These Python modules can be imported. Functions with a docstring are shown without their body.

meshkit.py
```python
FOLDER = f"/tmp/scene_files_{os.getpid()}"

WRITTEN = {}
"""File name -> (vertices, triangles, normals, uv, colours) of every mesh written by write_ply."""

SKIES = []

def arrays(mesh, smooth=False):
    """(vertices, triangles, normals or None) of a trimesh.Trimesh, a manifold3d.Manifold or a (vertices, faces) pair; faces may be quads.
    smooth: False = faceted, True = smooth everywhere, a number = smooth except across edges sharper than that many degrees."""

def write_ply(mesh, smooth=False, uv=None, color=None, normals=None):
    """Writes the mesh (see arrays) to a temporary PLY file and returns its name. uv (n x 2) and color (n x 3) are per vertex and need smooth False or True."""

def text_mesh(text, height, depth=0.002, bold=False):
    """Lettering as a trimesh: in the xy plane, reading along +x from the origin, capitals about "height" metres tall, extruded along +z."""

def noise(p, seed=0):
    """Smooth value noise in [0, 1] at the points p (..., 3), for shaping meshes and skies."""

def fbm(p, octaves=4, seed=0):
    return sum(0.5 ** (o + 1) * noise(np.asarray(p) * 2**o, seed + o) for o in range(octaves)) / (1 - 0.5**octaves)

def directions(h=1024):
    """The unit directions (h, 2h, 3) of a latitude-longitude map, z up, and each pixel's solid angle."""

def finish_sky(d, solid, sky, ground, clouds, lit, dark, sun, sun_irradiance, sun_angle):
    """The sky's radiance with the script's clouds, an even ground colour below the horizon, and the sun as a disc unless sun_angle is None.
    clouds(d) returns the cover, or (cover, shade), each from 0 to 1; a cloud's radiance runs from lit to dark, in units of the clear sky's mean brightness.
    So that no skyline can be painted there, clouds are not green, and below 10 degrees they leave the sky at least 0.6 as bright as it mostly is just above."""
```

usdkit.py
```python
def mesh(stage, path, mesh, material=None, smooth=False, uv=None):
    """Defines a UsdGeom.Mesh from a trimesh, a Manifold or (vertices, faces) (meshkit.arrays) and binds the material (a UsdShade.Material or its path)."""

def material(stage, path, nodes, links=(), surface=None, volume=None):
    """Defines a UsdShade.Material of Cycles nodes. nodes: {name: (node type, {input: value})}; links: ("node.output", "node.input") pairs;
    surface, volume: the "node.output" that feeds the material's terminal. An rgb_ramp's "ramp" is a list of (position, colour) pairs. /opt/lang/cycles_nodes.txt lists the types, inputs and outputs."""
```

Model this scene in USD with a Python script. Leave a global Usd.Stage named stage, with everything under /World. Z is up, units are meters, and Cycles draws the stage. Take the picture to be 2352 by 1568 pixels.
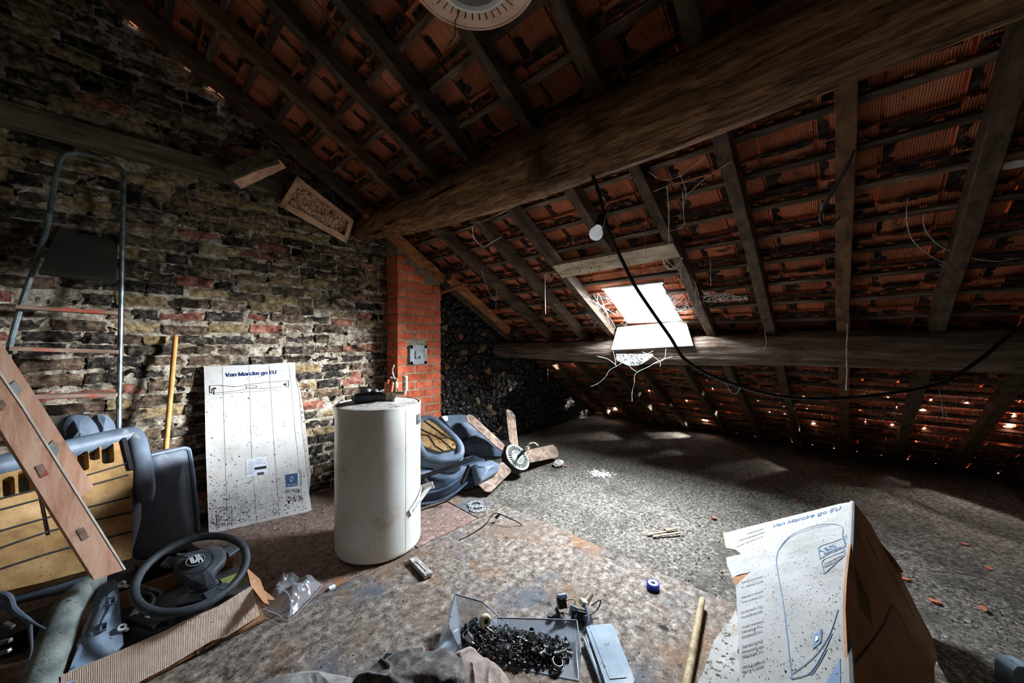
import math, random
import numpy as np, trimesh, shapely, manifold3d as m3
from shapely.geometry import Polygon, box as sbox
from shapely import affinity
import usdkit, meshkit
from pxr import Usd, UsdGeom, UsdLux, UsdShade, Gf, Sdf

stage = Usd.Stage.CreateInMemory()
UsdGeom.SetStageUpAxis(stage, 'Z'); UsdGeom.SetStageMetersPerUnit(stage, 1.0)
UsdGeom.Xform.Define(stage, '/World')
random.seed(11); rng = np.random.default_rng(11)
V = lambda *a: np.array(a[0] if len(a) == 1 else a, float)
nrm = lambda v: V(v) / np.linalg.norm(v)

# ---------------------------------------------------------------- camera, sky, daylight, exposure
F, YAW, EYE = 824.0, math.radians(42.8), 1.25
cc, ss = math.cos(YAW), math.sin(YAW)
cam = UsdGeom.Camera.Define(stage, '/World/camera')
cam.CreateHorizontalApertureAttr(36.0); cam.CreateVerticalApertureAttr(24.0)
cam.CreateFocalLengthAttr(36.0 * F / 2352)
cam.CreateClippingRangeAttr((0.02, 1000.0))
cam.CreateExposureAttr(3.1)
UsdGeom.Xformable(cam).AddTransformOp().Set(Gf.Matrix4d(ss, -cc, 0, 0, 0, 0, 1, 0, -cc, -ss, 0, 0, 0, 0, EYE, 1))
dome = UsdLux.DomeLight.Define(stage, '/World/sky'); dome.CreateIntensityAttr(0.55); dome.CreateColorAttr(Gf.Vec3f(0.93, 0.97, 1.0))
TH = math.radians(29.7); TA, CO, SI = math.tan(TH), math.cos(TH), math.sin(TH)
RA = 3.21                                            # tile underside: z = RA - TA x
def RP(u, y, h=0.0): return V(u * CO + h * SI, y, RA - u * SI + h * CO)
WU0, WU1, WY0, WY1 = 3.085, 3.604, 0.995, 1.445      # roof window opening
lamp = UsdLux.RectLight.Define(stage, '/World/window_daylight')   # the overcast sky as it stands in the roof window
lamp.CreateWidthAttr(WY1 - WY0 + 0.1); lamp.CreateHeightAttr(WU1 - WU0 + 0.1); lamp.CreateIntensityAttr(38.0); lamp.CreateColorAttr(Gf.Vec3f(0.93, 0.97, 1.0))
_p = RP((WU0 + WU1) / 2, (WY0 + WY1) / 2, 0.11)
UsdGeom.Xformable(lamp).AddTransformOp().Set(Gf.Matrix4d(0, 1, 0, 0, -CO, 0, SI, 0, SI, 0, CO, 0, *_p, 1))

_d = V(.77, -.61, .20) / np.linalg.norm(V(.77, -.61, .20)); _c = RP((WU0 + WU1) / 2, (WY0 + WY1) / 2) + 7 * _d; _x = np.cross((0, 0, 1), _d); _x /= np.linalg.norm(_x); _y = np.cross(_d, _x)
glow = UsdLux.RectLight.Define(stage, '/World/low_bright_sky')    # the bright low sky that the window looks out on
glow.CreateWidthAttr(4.2); glow.CreateHeightAttr(2.4); glow.CreateIntensityAttr(205.0); glow.CreateColorAttr(Gf.Vec3f(1.0, 0.98, 0.95))
UsdGeom.Xformable(glow).AddTransformOp().Set(Gf.Matrix4d(*_x, 0, *_y, 0, *_d, 0, *_c, 1))

# ---------------------------------------------------------------- places: a pixel of the 2352 x 1568 photograph read on a real surface
def ray(x, y):
    l, v = (x - 1176) / F, (784 - y) / F
    return V(cc + l * ss, ss - l * cc, v)
O0 = V(0, 0, EYE)
def onz(x, y, z=0.0): r = ray(x, y); return O0 + (z - EYE) / r[2] * r
def onY(x, y, Y): r = ray(x, y); return O0 + Y / r[1] * r
def onX(x, y, X): r = ray(x, y); return O0 + X / r[0] * r
def at(x, y, d): return O0 + d * ray(x, y)
def onroof(x, y, h=0.0): r = ray(x, y); n = V(SI, 0, CO); return O0 + np.dot(RP(0, 0, h) - O0, n) / np.dot(r, n) * r
class Plane:
    def __init__(s, p0, p1, p2):
        s.o = V(p0); n = nrm(np.cross(V(p1) - s.o, V(p2) - s.o))
        s.n = n if np.dot(n, O0 - s.o) > 0 else -n
        s.ex = nrm(V(p1) - s.o); s.ey = np.cross(s.n, s.ex)
    def at(s, x, y, off=0.0):
        r = ray(x, y); p = O0 + np.dot(s.o - O0, s.n) / np.dot(r, s.n) * r
        return p + off * s.n
    def loc(s, p): d = V(p) - s.o; return V(np.dot(d, s.ex), np.dot(d, s.ey))
    def px(s, pts): return np.array([s.loc(s.at(*p)) for p in pts])
    def w(s, q, off=0.0): q = np.atleast_2d(q); return s.o + q[:, :1] * s.ex + q[:, 1:2] * s.ey + off * s.n
def bez(pts, n=8):
    """A smooth line through the points (Catmull-Rom)."""
    p = np.array(pts, float); p = np.vstack([2 * p[0] - p[1], p, 2 * p[-1] - p[-2]]); out = []
    for i in range(1, len(p) - 2):
        for t in np.linspace(0, 1, n, endpoint=False):
            a, b, c, d = p[i - 1:i + 3]
            out.append(0.5 * (2 * b + (c - a) * t + (2 * a - 5 * b + 4 * c - d) * t * t + (3 * b - a - 3 * c + d) * t ** 3))
    return np.array(out + [p[-2]])

# ---------------------------------------------------------------- shapes
def T(v, f): return trimesh.Trimesh(np.asarray(v, float), np.asarray(f, int), process=False)
def cat(ms): return trimesh.util.concatenate([m for m in ms if m is not None and len(m.faces)])
def tm(man): m = man.to_mesh(); return T(m.vert_properties[:, :3], m.tri_verts)
def frame(o, ex, ey, ez): M = np.eye(4); M[:3, 0], M[:3, 1], M[:3, 2], M[:3, 3] = ex, ey, ez, o; return M
def boxm(c, s, R=None):
    m = trimesh.creation.box(s)
    if R is not None: m.apply_transform(np.block([[np.array(R), np.zeros((3, 1))], [0, 0, 0, 1]]))
    m.apply_translation(c); return m
def rbox(s, r=0.004, seg=8):
    s = V(s) / 2 - r; b = m3.Manifold.sphere(r, seg)
    return tm(m3.Manifold.batch_hull([b.translate((i * s[0], j * s[1], k * s[2])) for i in (-1, 1) for j in (-1, 1) for k in (-1, 1)]))
def rboxf(s, M, r=0.004, seg=8): m = rbox(s, r, seg); m.apply_transform(M); return m
def axes(d, up=(0, 0, 1)):
    ez = nrm(d); ex = np.cross(up, ez)
    if np.linalg.norm(ex) < 1e-4: ex = np.cross((1, 0, 0), ez)
    ex = nrm(ex); return ex, np.cross(ez, ex), ez
def bar(p, q, w, h, up=(0, 0, 1), r=0.003):
    """A bevelled bar from p to q, w wide sideways and h along up."""
    p, q = V(p), V(q); ex, ey, ez = axes(q - p, up)
    return rboxf((w, h, np.linalg.norm(q - p)), frame((p + q) / 2, ex, ey, ez), r, 4)
def tube(pts, r, n=8, caps=True):
    pts = np.array(pts, float); k = len(pts); r = np.broadcast_to(np.asarray(r, float), k)
    t = np.gradient(pts, axis=0); t /= np.maximum(np.linalg.norm(t, axis=1, keepdims=True), 1e-9)
    ex = axes(t[0])[0]; v = []
    a = np.arange(n) / n * 2 * np.pi
    for i in range(k):
        ex = ex - np.dot(ex, t[i]) * t[i]; ex = ex / max(np.linalg.norm(ex), 1e-9); ey = np.cross(t[i], ex)
        v.append(pts[i] + r[i] * (np.cos(a)[:, None] * ex + np.sin(a)[:, None] * ey))
    f = [(i * n + j, i * n + (j + 1) % n, (i + 1) * n + (j + 1) % n, (i + 1) * n + j) for i in range(k - 1) for j in range(n)]
    f = np.array(f); f = np.vstack([f[:, [0, 1, 2]], f[:, [0, 2, 3]]])
    v = np.vstack(v)
    if caps:
        v = np.vstack([v, pts[0], pts[-1]]); b = (k - 1) * n
        f = np.vstack([f, [(len(v) - 2, (j + 1) % n, j) for j in range(n)], [(len(v) - 1, b + j, b + (j + 1) % n) for j in range(n)]])
    return T(v, f)
def loop(pts, r, n=8):
    pts = np.vstack([pts, pts[:2]]); return tube(pts, r, n, False)
def lathe(prof, n=32, M=None):
    m = trimesh.creation.revolve(np.array(prof, float), sections=n)
    if M is not None: m.apply_transform(M)
    if m.volume < 0: m.invert()
    return m
def polyx(poly, t, M=None):
    g = getattr(poly, 'geoms', [poly])
    m = cat([trimesh.creation.extrude_polygon(p, t, engine='earcut') for p in g if p.area > 1e-9])
    if M is not None: m.apply_transform(M)
    return m
def slab(pl, pts, t, off=0.0, holes=(), rnd=0.0):
    """A plate of thickness t lying behind the plane's front side (off = how far its front stands proud), outlined in pixels."""
    P = Polygon(pl.px(pts), [pl.px(h) for h in holes]).buffer(0)
    if rnd: P = P.buffer(-rnd).buffer(rnd, 4)
    return polyx(P, t, frame(pl.o + (off - t) * pl.n, pl.ex, pl.ey, pl.n))
def ink(pl, pts, w, off=0.0012, closed=False, t=0.0006):
    q = pl.px(pts); L = shapely.LinearRing(q) if closed else shapely.LineString(q)
    return polyx(L.buffer(w / 2, 2, cap_style=2), t, frame(pl.o + off * pl.n, pl.ex, pl.ey, pl.n))
def letters(pl, text, a, b, h=None, off=0.0014, bold=False, squash=1.0):
    """Printed lettering whose line of writing runs between two pixels on the plane."""
    m = meshkit.text_mesh(text, 0.02, 0.0006, bold); A, B = pl.at(*a), pl.at(*b); L = np.linalg.norm(B - A)
    k = L / (m.bounds[1][0]); ky = k * squash if h is None else h / 0.02
    ex = nrm(B - A); ey = np.cross(pl.n, ex)
    m.apply_transform(frame(A + off * pl.n, ex * k, ey * ky, pl.n)); return m
def resample(q, n):
    q = np.array(q, float); q = np.vstack([q, q[:1]]); s = np.r_[0, np.cumsum(np.linalg.norm(np.diff(q, axis=0), axis=1))]
    t = np.linspace(0, s[-1], n, endpoint=False); return np.stack([np.interp(t, s, q[:, k]) for k in range(q.shape[1])], 1)
def pillow(q, t, r, M, n=64, bt=0.0, bb=0.0, smooth=2, rings=3, wob=0.0, seed=0):
    """A cushion: outline q, thickness t, rounded rim r, its two faces domed by bt and bb; M puts it in place."""
    P = Polygon(q).buffer(0)
    if not P.exterior.is_ccw: P = shapely.geometry.polygon.orient(P)
    q = resample(np.array(P.exterior.coords)[:-1], n)
    for _ in range(smooth): q = (np.roll(q, 1, 0) + 2 * q + np.roll(q, -1, 0)) / 4
    d = np.roll(q, -1, 0) - np.roll(q, 1, 0); nn = np.stack([d[:, 1], -d[:, 0]], 1); nn /= np.linalg.norm(nn, axis=1, keepdims=True)
    c = q.mean(0); L = []
    for a in np.linspace(0, np.pi, 7):
        L.append((r * (1 - math.sin(a)), -(t / 2 - r) * (1 if a < np.pi / 2 - .01 else -1 if a > np.pi / 2 + .01 else 0) - r * math.cos(a)))
    lay = [np.c_[q - nn * i, np.full(n, z)] for i, z in L]
    for k in range(1, rings + 1):
        f = 1 - k / (rings + 1)
        lay.insert(0, np.c_[c + ((q - nn * r) - c) * f, np.full(n, -t / 2 - bb * (1 - f * f))])
        lay.append(np.c_[c + ((q - nn * r) - c) * f, np.full(n, t / 2 + bt * (1 - f * f))])
    v = np.vstack(lay + [[[*c, -t / 2 - bb]], [[*c, t / 2 + bt]]]); k = len(lay); f = []
    for i in range(k - 1):
        for j in range(n):
            a, b2, c2, d2 = i * n + j, i * n + (j + 1) % n, (i + 1) * n + (j + 1) % n, (i + 1) * n + j
            f += [(a, b2, c2), (a, c2, d2)]
    f += [(len(v) - 2, (j + 1) % n, j) for j in range(n)] + [(len(v) - 1, (k - 1) * n + j, (k - 1) * n + (j + 1) % n) for j in range(n)]
    if wob:
        w = meshkit.fbm(v * 9 + seed * 3.1, 3, seed) - .5; v[:, 2] += wob * w; v[:, :2] += (wob * .6 * (meshkit.fbm(v * 7 + 9 + seed, 2, seed + 5) - .5))[:, None]
    m = T(v, f); m.apply_transform(M); return m
def grid(fn, nu, nv, thick=None):
    """A surface from fn(u, v) -> (n, 3) points; with thick, a closed sheet."""
    u, v = np.meshgrid(np.linspace(0, 1, nu), np.linspace(0, 1, nv), indexing='ij')
    p = fn(u.ravel(), v.ravel()); i = np.arange(nu * nv).reshape(nu, nv)
    f = np.stack([i[:-1, :-1], i[1:, :-1], i[1:, 1:], i[:-1, 1:]], -1).reshape(-1, 4); f = np.vstack([f[:, [0, 1, 2]], f[:, [0, 2, 3]]])
    if thick is None: return T(p, f)
    m = T(p, f); n = m.vertex_normals; k = len(p)
    e = np.r_[i[0, :], i[1:, -1], i[-1, -2::-1], i[-2:0:-1, 0]]; e2 = np.roll(e, -1)
    side = np.vstack([np.c_[e2, e, e + k], np.c_[e2, e + k, e2 + k]])
    m = T(np.vstack([p, p - thick * n]), np.vstack([f, f[:, ::-1] + k, side]))
    if m.volume < 0: m.invert()
    return m
def nz(p, sc, oct=3, seed=0): return meshkit.fbm(np.asarray(p) * sc + 37.0, oct, seed) - 0.5

# ---------------------------------------------------------------- writing prims
LOC, USED, COUNT = {'/World': np.zeros(3)}, set(), [0]
def fresh(parent, name):
    p, k = f'{parent}/{name}', 0
    while p in USED: k += 1; p = f'{parent}/{name}_{k:03d}'
    USED.add(p); return p
def tag(path, label=None, cat=None, group=None, kind=None):
    pr = stage.GetPrimAtPath(path)
    for k, v in (('label', label), ('category', cat), ('group', group), ('kind', kind)):
        if v: pr.SetCustomDataByKey(k, v)
    return path
def thing(name, label=None, category=None, loc=(0, 0, 0), group=None, kind=None):
    p = fresh('/World', name); x = UsdGeom.Xform.Define(stage, p); x.AddTranslateOp().Set(Gf.Vec3d(*map(float, loc))); LOC[p] = V(loc)
    return tag(p, label, category, group, kind)
def obj(name, mesh, m, parent='/World', label=None, category=None, group=None, kind=None, smooth=35):
    """ONE mesh prim, given in world coordinates."""
    p = fresh(parent, name); o = LOC[parent]; me = mesh.copy(); me.vertices = me.vertices - o
    usdkit.mesh(stage, p, me, m, smooth); LOC[p] = o
    return tag(p, label, category, group, kind)

# ---------------------------------------------------------------- materials
def C(h): h = h.lstrip('#'); return tuple((lambda c: c / 12.92 if c <= .04045 else ((c + .055) / 1.055) ** 2.4)(int(h[i:i + 2], 16) / 255) for i in (0, 2, 4))
UsdGeom.Scope.Define(stage, '/World/Looks')
def mat(name, ramp, scale=6, detail=8, rr=.6, rough=.75, bump=.4, bs=45, bd=.006, st=(1, 1, 1), spec=.3, metal=0.0, layers=(), rnd=0.0, wave=None, sheen=0.0, coat=0.0, rot=(0, 0, 0), dist=0.0):
    """Noise-ramped surface. layers: (scale, low, high, colour[, stretch]) patches mixed over it; rnd: how far repeats differ in tone; wave: (axis, period m, strength) fine ribs."""
    cols = [(p, C(c)) for p, c in ramp]
    N = {'g': ('geometry', {}), 'mp': ('mapping', {'scale': st, 'rotation': rot}), 'n': ('noise_texture', {'scale': scale, 'detail': detail, 'roughness': rr, 'distortion': dist}), 'r': ('rgb_ramp', {'ramp': cols}),
         'b': ('noise_texture', {'scale': bs, 'detail': 6.0, 'roughness': .65}), 'bu': ('bump', {'strength': bump, 'distance': bd}),
         'p': ('principled_bsdf', {'roughness': rough, 'specular_ior_level': spec, 'metallic': metal, 'sheen_weight': sheen, 'coat_weight': coat, 'coat_roughness': .2})}
    L = [('g.position', 'mp.vector'), ('mp.vector', 'n.vector'), ('n.fac', 'r.fac'), ('mp.vector', 'b.vector'), ('bu.normal', 'p.normal')]
    out = 'r.color'
    for i, l in enumerate(layers):
        sc, lo, hi, col = l[:4]
        N |= {f'm{i}': ('mapping', {'scale': l[4] if len(l) > 4 else (1, 1, 1), 'location': (3.7 * i + 1, 1.3 * i, .7 * i)}), f'n{i}': ('noise_texture', {'scale': sc, 'detail': 7.0, 'roughness': .62}),
              f'f{i}': ('map_range', {'from_min': lo, 'from_max': hi, 'to_min': 0.0, 'to_max': 1.0, 'clamp': True}), f'x{i}': ('mix', {'color2': C(col)})}
        L += [('g.position', f'm{i}.vector'), (f'm{i}.vector', f'n{i}.vector'), (f'n{i}.fac', f'f{i}.value'), (f'f{i}.result', f'x{i}.fac'), (out, f'x{i}.color1')]
        out = f'x{i}.color'
    if rnd:
        N |= {'oi': ('object_info', {}), 'rv': ('map_range', {'to_min': 1 - rnd, 'to_max': 1 + rnd}), 'h': ('hsv', {})}
        L += [('oi.random', 'rv.value'), ('rv.result', 'h.value'), (out, 'h.color')]; out = 'h.color'
    if wave:
        ax, per, s = wave[:3]
        if len(wave) > 3:
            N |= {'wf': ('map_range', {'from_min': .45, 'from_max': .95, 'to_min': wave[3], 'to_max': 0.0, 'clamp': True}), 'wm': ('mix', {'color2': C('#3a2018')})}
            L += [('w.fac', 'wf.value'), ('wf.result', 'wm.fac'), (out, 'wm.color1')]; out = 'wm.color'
        N |= {'w': ('wave_texture', {'wave_type': 'bands', 'bands_direction': ax, 'scale': .314 / per, 'distortion': .15, 'detail': 1.0}), 'wa': ('math', {'math_type': 'multiply_add', 'value2': s})}
        L += [('g.position', 'w.vector'), ('w.fac', 'wa.value1'), ('b.fac', 'wa.value3'), ('wa.value', 'bu.height')]
    else: L.append(('b.fac', 'bu.height'))
    L.append((out, 'p.base_color'))
    return usdkit.material(stage, f'/World/Looks/{name}', N, L, surface='p.BSDF')
def plain(name, col, rough=.6, metal=0.0, spec=.4): return mat(name, [(.3, col), (.7, col)], rough=rough, metal=metal, spec=spec, bump=.08)
def clear(name, tint='#f4f8ff', gloss=.25, rough=.06):
    return usdkit.material(stage, f'/World/Looks/{name}', {'t': ('transparent_bsdf', {'color': C(tint)}), 'gl': ('glossy_bsdf', {'color': (.95, .97, 1), 'roughness': rough}), 'd': ('diffuse_bsdf', {'color': (.7, .74, .8)}),
        'lw': ('layer_weight', {'blend': .35}), 'fr': ('math', {'math_type': 'multiply', 'value2': .4}), 'x': ('mix_closure', {'fac': gloss * .3}), 'y': ('mix_closure', {})},
        [('lw.facing', 'fr.value1'), ('t.BSDF', 'x.closure1'), ('d.BSDF', 'x.closure2'), ('x.closure', 'y.closure1'), ('gl.BSDF', 'y.closure2'), ('fr.value', 'y.fac')], surface='y.closure')
SOOT = '#16130f'
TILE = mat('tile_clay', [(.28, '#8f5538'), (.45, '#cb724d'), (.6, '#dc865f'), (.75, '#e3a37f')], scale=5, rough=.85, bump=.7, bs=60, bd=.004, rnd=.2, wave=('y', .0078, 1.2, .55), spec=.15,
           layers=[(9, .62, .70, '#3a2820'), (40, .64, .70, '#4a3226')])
TILE_L = mat('tile_lip', [(.3, '#2b211c'), (.5, '#5a3a2c'), (.7, '#9a5a40')], scale=22, rough=.9, bump=.6, bs=70, spec=.1, layers=[(12, .5, .6, '#1d1815')])
TORCH = mat('torching', [(.3, '#151210'), (.5, '#302823'), (.62, '#4a3b32'), (.75, '#86705f')], scale=26, rough=.95, bump=.9, bs=70, bd=.01, spec=.1)
WOOD_R = mat('rafter_wood', [(.25, '#2a211a'), (.45, '#4b3d31'), (.6, '#5c4b3c'), (.8, '#75604c')], scale=7, st=(.5, 4, 4), rough=.85, bump=.5, bs=25, spec=.15, rnd=.15, layers=[(3, .55, .7, '#241d18')])
WOOD_O = mat('rafter_wood_warm', [(.25, '#4d2f1c'), (.45, '#845331'), (.6, '#9a6740'), (.8, '#b38257')], scale=7, st=(.6, 4, 4), rough=.85, bump=.5, bs=25, spec=.15, layers=[(4, .58, .7, '#33241a')])
WOOD_M = mat('rafter_wood_brown', [(.25, '#35251b'), (.45, '#5f4533'), (.6, '#75573f'), (.8, '#8c6c50')], scale=7, st=(.6, 4, 4), rough=.85, bump=.5, bs=25, spec=.15, layers=[(4, .58, .7, '#2b201a')])
WOOD_B = mat('batten_wood', [(.25, '#2b241e'), (.5, '#52453a'), (.75, '#8a7866')], scale=9, st=(3, .5, 3), rough=.9, bump=.6, bs=30, spec=.1, rnd=.2)
LOG = mat('log_wood', [(.28, '#1d140e'), (.42, '#5e422d'), (.52, '#8a6544'), (.62, '#a88058'), (.76, '#cfa97e')], scale=7, detail=12, rr=.72, st=(6, .8, 6), rough=.85, bump=1, bs=14, bd=.03, spec=.12, dist=.8,
          layers=[(2.2, .56, .7, '#33261c'), (9, .60, .64, '#1a120d', (3, .12, 3))])
LOG2 = mat('purlin_wood', [(.22, '#241c17'), (.42, '#54453b'), (.58, '#7a6a5c'), (.78, '#a39484')], scale=6, detail=10, st=(5, .5, 5), rough=.88, bump=.9, bs=16, bd=.02, spec=.15, dist=.6, layers=[(3, .55, .68, '#4b3327')])
PLANK_G = mat('dusty_plank', [(.25, '#5c5245'), (.45, '#a3937c'), (.6, '#bdae96'), (.8, '#d6cbb8')], scale=6, st=(3, .8, 3), rough=.9, bump=.4, bs=40, layers=[(38, .60, .66, '#2e271f')])
BR = [mat('brick_soot', [(.25, '#100f0e'), (.46, '#2f2b27'), (.6, '#5b534a'), (.72, '#a39885'), (.85, '#d8cdb6')], scale=34, rough=.95, bump=1, bs=60, bd=.012, spec=.1, rnd=.3),
      mat('brick_brown', [(.25, '#1c1713'), (.44, '#55463a'), (.6, '#86735f'), (.74, '#bfae96')], scale=30, rough=.95, bump=1, bs=60, bd=.012, spec=.1, rnd=.3, layers=[(5, .5, .62, '#191512')]),
      mat('brick_red', [(.25, '#33211b'), (.44, '#7a4d40'), (.6, '#a87462'), (.78, '#d3b3a2')], scale=28, rough=.95, bump=1, bs=60, bd=.012, spec=.1, rnd=.25, layers=[(7, .52, .64, '#1d1613')]),
      mat('brick_tan', [(.25, '#3a3022'), (.44, '#7d6a4c'), (.6, '#a8946f'), (.78, '#d6c8a8')], scale=30, rough=.95, bump=1, bs=60, bd=.012, spec=.1, rnd=.25, layers=[(6, .55, .66, '#221b14')])]
MORTAR = mat('old_mortar', [(.3, '#1d1915'), (.42, '#756a5a'), (.52, '#b3a793'), (.64, '#ddd5c4'), (.8, '#f3efe6')], scale=22, detail=10, rr=.75, rough=.97, bump=1, bs=70, bd=.015, spec=.08, layers=[(2.6, .54, .66, '#2a251f'), (13, .56, .62, '#14110f')])
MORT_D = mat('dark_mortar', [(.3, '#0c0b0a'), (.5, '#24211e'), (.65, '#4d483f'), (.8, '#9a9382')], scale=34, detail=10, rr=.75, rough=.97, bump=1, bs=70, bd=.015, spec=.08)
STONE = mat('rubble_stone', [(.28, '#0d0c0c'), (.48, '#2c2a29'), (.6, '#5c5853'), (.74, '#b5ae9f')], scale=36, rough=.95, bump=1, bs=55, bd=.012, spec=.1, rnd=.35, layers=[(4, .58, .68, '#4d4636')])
CHIM = mat('chimney_brick', [(.25, '#8a3f28'), (.45, '#bf5d3f'), (.6, '#cf6f50'), (.8, '#dc8c6e')], scale=9, rough=.9, bump=.6, bs=70, spec=.12, rnd=.14, layers=[(26, .63, .72, '#5b2b1d'), (4, .62, .74, '#9a4a30')])
CHIM_M = mat('chimney_mortar', [(.3, '#5b5446'), (.5, '#948b76'), (.75, '#b9b09a')], scale=30, rough=.95, bump=.8, bs=80)
GALV = mat('soot_door_metal', [(.3, '#7c8080'), (.6, '#a3a7a6'), (.8, '#bfc2c0')], scale=12, rough=.6, metal=.2, bump=.2, layers=[(30, .64, .7, '#4b4a47')])
SCREED = mat('floor_grit', [(.25, '#191714'), (.42, '#4b4640'), (.54, '#7b746a'), (.66, '#b3ab9f'), (.8, '#e6e0d5')], scale=48, detail=10, rr=.75, rough=.97, bump=1, bs=120, bd=.01, spec=.1, layers=[(3, .52, .7, '#4a463f'), (170, .60, .66, '#12100e')])
BOARD = mat('floor_chipboard', [(.25, '#1d1814'), (.42, '#544a41'), (.54, '#82776d'), (.68, '#b8afa5')], scale=24, detail=12, rr=.75, rough=.9, bump=.6, bs=150, bd=.004, spec=.15,
            layers=[(1.7, .50, .66, '#6b5a4c'), (3.1, .54, .70, '#585b60'), (2.4, .56, .68, '#7d5c3d'), (90, .60, .65, '#1b1714'), (60, .64, .69, '#c2bcb4'), (9, .60, .70, '#292420')])
BOARD_B = mat('floor_board_brown', [(.2, '#2d2420'), (.4, '#6f5a50'), (.55, '#8f776c'), (.75, '#bfaea5')], scale=20, detail=12, rr=.75, rough=.95, bump=.8, bs=120, bd=.006, layers=[(70, .58, .64, '#1d1815'), (5, .58, .68, '#9a6a45')])
GRIT = mat('grit_chips', [(.3, '#2b2824'), (.5, '#8e887c'), (.7, '#e8e4da')], scale=90, rough=.95, bump=.2)
GRIT_D = mat('grit_dark', [(.3, '#14110f'), (.6, '#302a25'), (.8, '#5a4a3f')], scale=60, rough=.95, bump=.2)
CHIP_R = mat('red_chip', [(.3, '#9c4c36'), (.7, '#c8755c')], scale=40, rough=.9)
ENAMEL = mat('boiler_enamel', [(.3, '#cbc7bb'), (.5, '#d8d6cf'), (.7, '#e2e1dd')], scale=3, rough=.28, bump=.04, bs=15, spec=.5, layers=[(3.5, .60, .72, '#b9a98d'), (14, .70, .74, '#8a6a48')])
CARD_T = mat('dusty_card', [(.3, '#86847f'), (.5, '#999793'), (.75, '#a8a6a3')], scale=5, rough=.9, bump=.25, bs=30, bd=.004, spec=.15, layers=[(75, .70, .73, '#3b3027'), (4, .58, .75, '#928c83')])
DUSTY = mat('dusty_grey', [(.3, '#5d5a55'), (.5, '#a19d96'), (.7, '#cbc8c2')], scale=30, rough=.95, bump=.5, bs=90, layers=[(90, .60, .65, '#1e1b18')])
DARK = mat('dark_plastic', [(.3, '#0d0d0e'), (.6, '#1d1e20'), (.85, '#3c3e41')], scale=14, rough=.5, bump=.15, layers=[(80, .68, .72, '#8d8a84')])
STEEL = mat('dull_steel', [(.3, '#4d4f50'), (.6, '#84878a'), (.85, '#b5b8ba')], scale=30, rough=.42, metal=.85, bump=.2, layers=[(20, .62, .7, '#3a2e25')])
BRASS = mat('limed_brass', [(.3, '#6a5a44'), (.5, '#a39a8a'), (.75, '#dcd8cf')], scale=45, rough=.6, metal=.3, bump=.6)
ORANGE = plain('orange_lever', '#d1532f', .45)
CARD = mat('white_card', [(.3, '#c0beb9'), (.5, '#d0cfcb'), (.75, '#dddcda')], scale=5, rough=.85, bump=.25, bs=30, bd=.004, spec=.2, layers=[(75, .70, .73, '#4b3d2f'), (4, .60, .75, '#cfc6b4')])
CARD_D = mat('white_card_dirty', [(.3, '#7b7872'), (.5, '#928f89'), (.75, '#a8a6a1')], scale=5, rough=.9, bump=.3, bs=40, layers=[(60, .56, .61, '#3d332a'), (13, .57, .66, '#8b7f70')])
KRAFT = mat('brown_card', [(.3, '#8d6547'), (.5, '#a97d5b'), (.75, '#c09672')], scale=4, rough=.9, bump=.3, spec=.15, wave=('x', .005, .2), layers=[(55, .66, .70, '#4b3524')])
KRAFT_L = mat('pale_brown_card', [(.3, '#dcbda2'), (.5, '#ebd2bd'), (.75, '#f3e1d0')], scale=4, rough=.9, bump=.4, spec=.15, wave=('x', .005, .25), layers=[(50, .655, .69, '#4b3524'), (3, .6, .75, '#b98f6f')])
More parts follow.
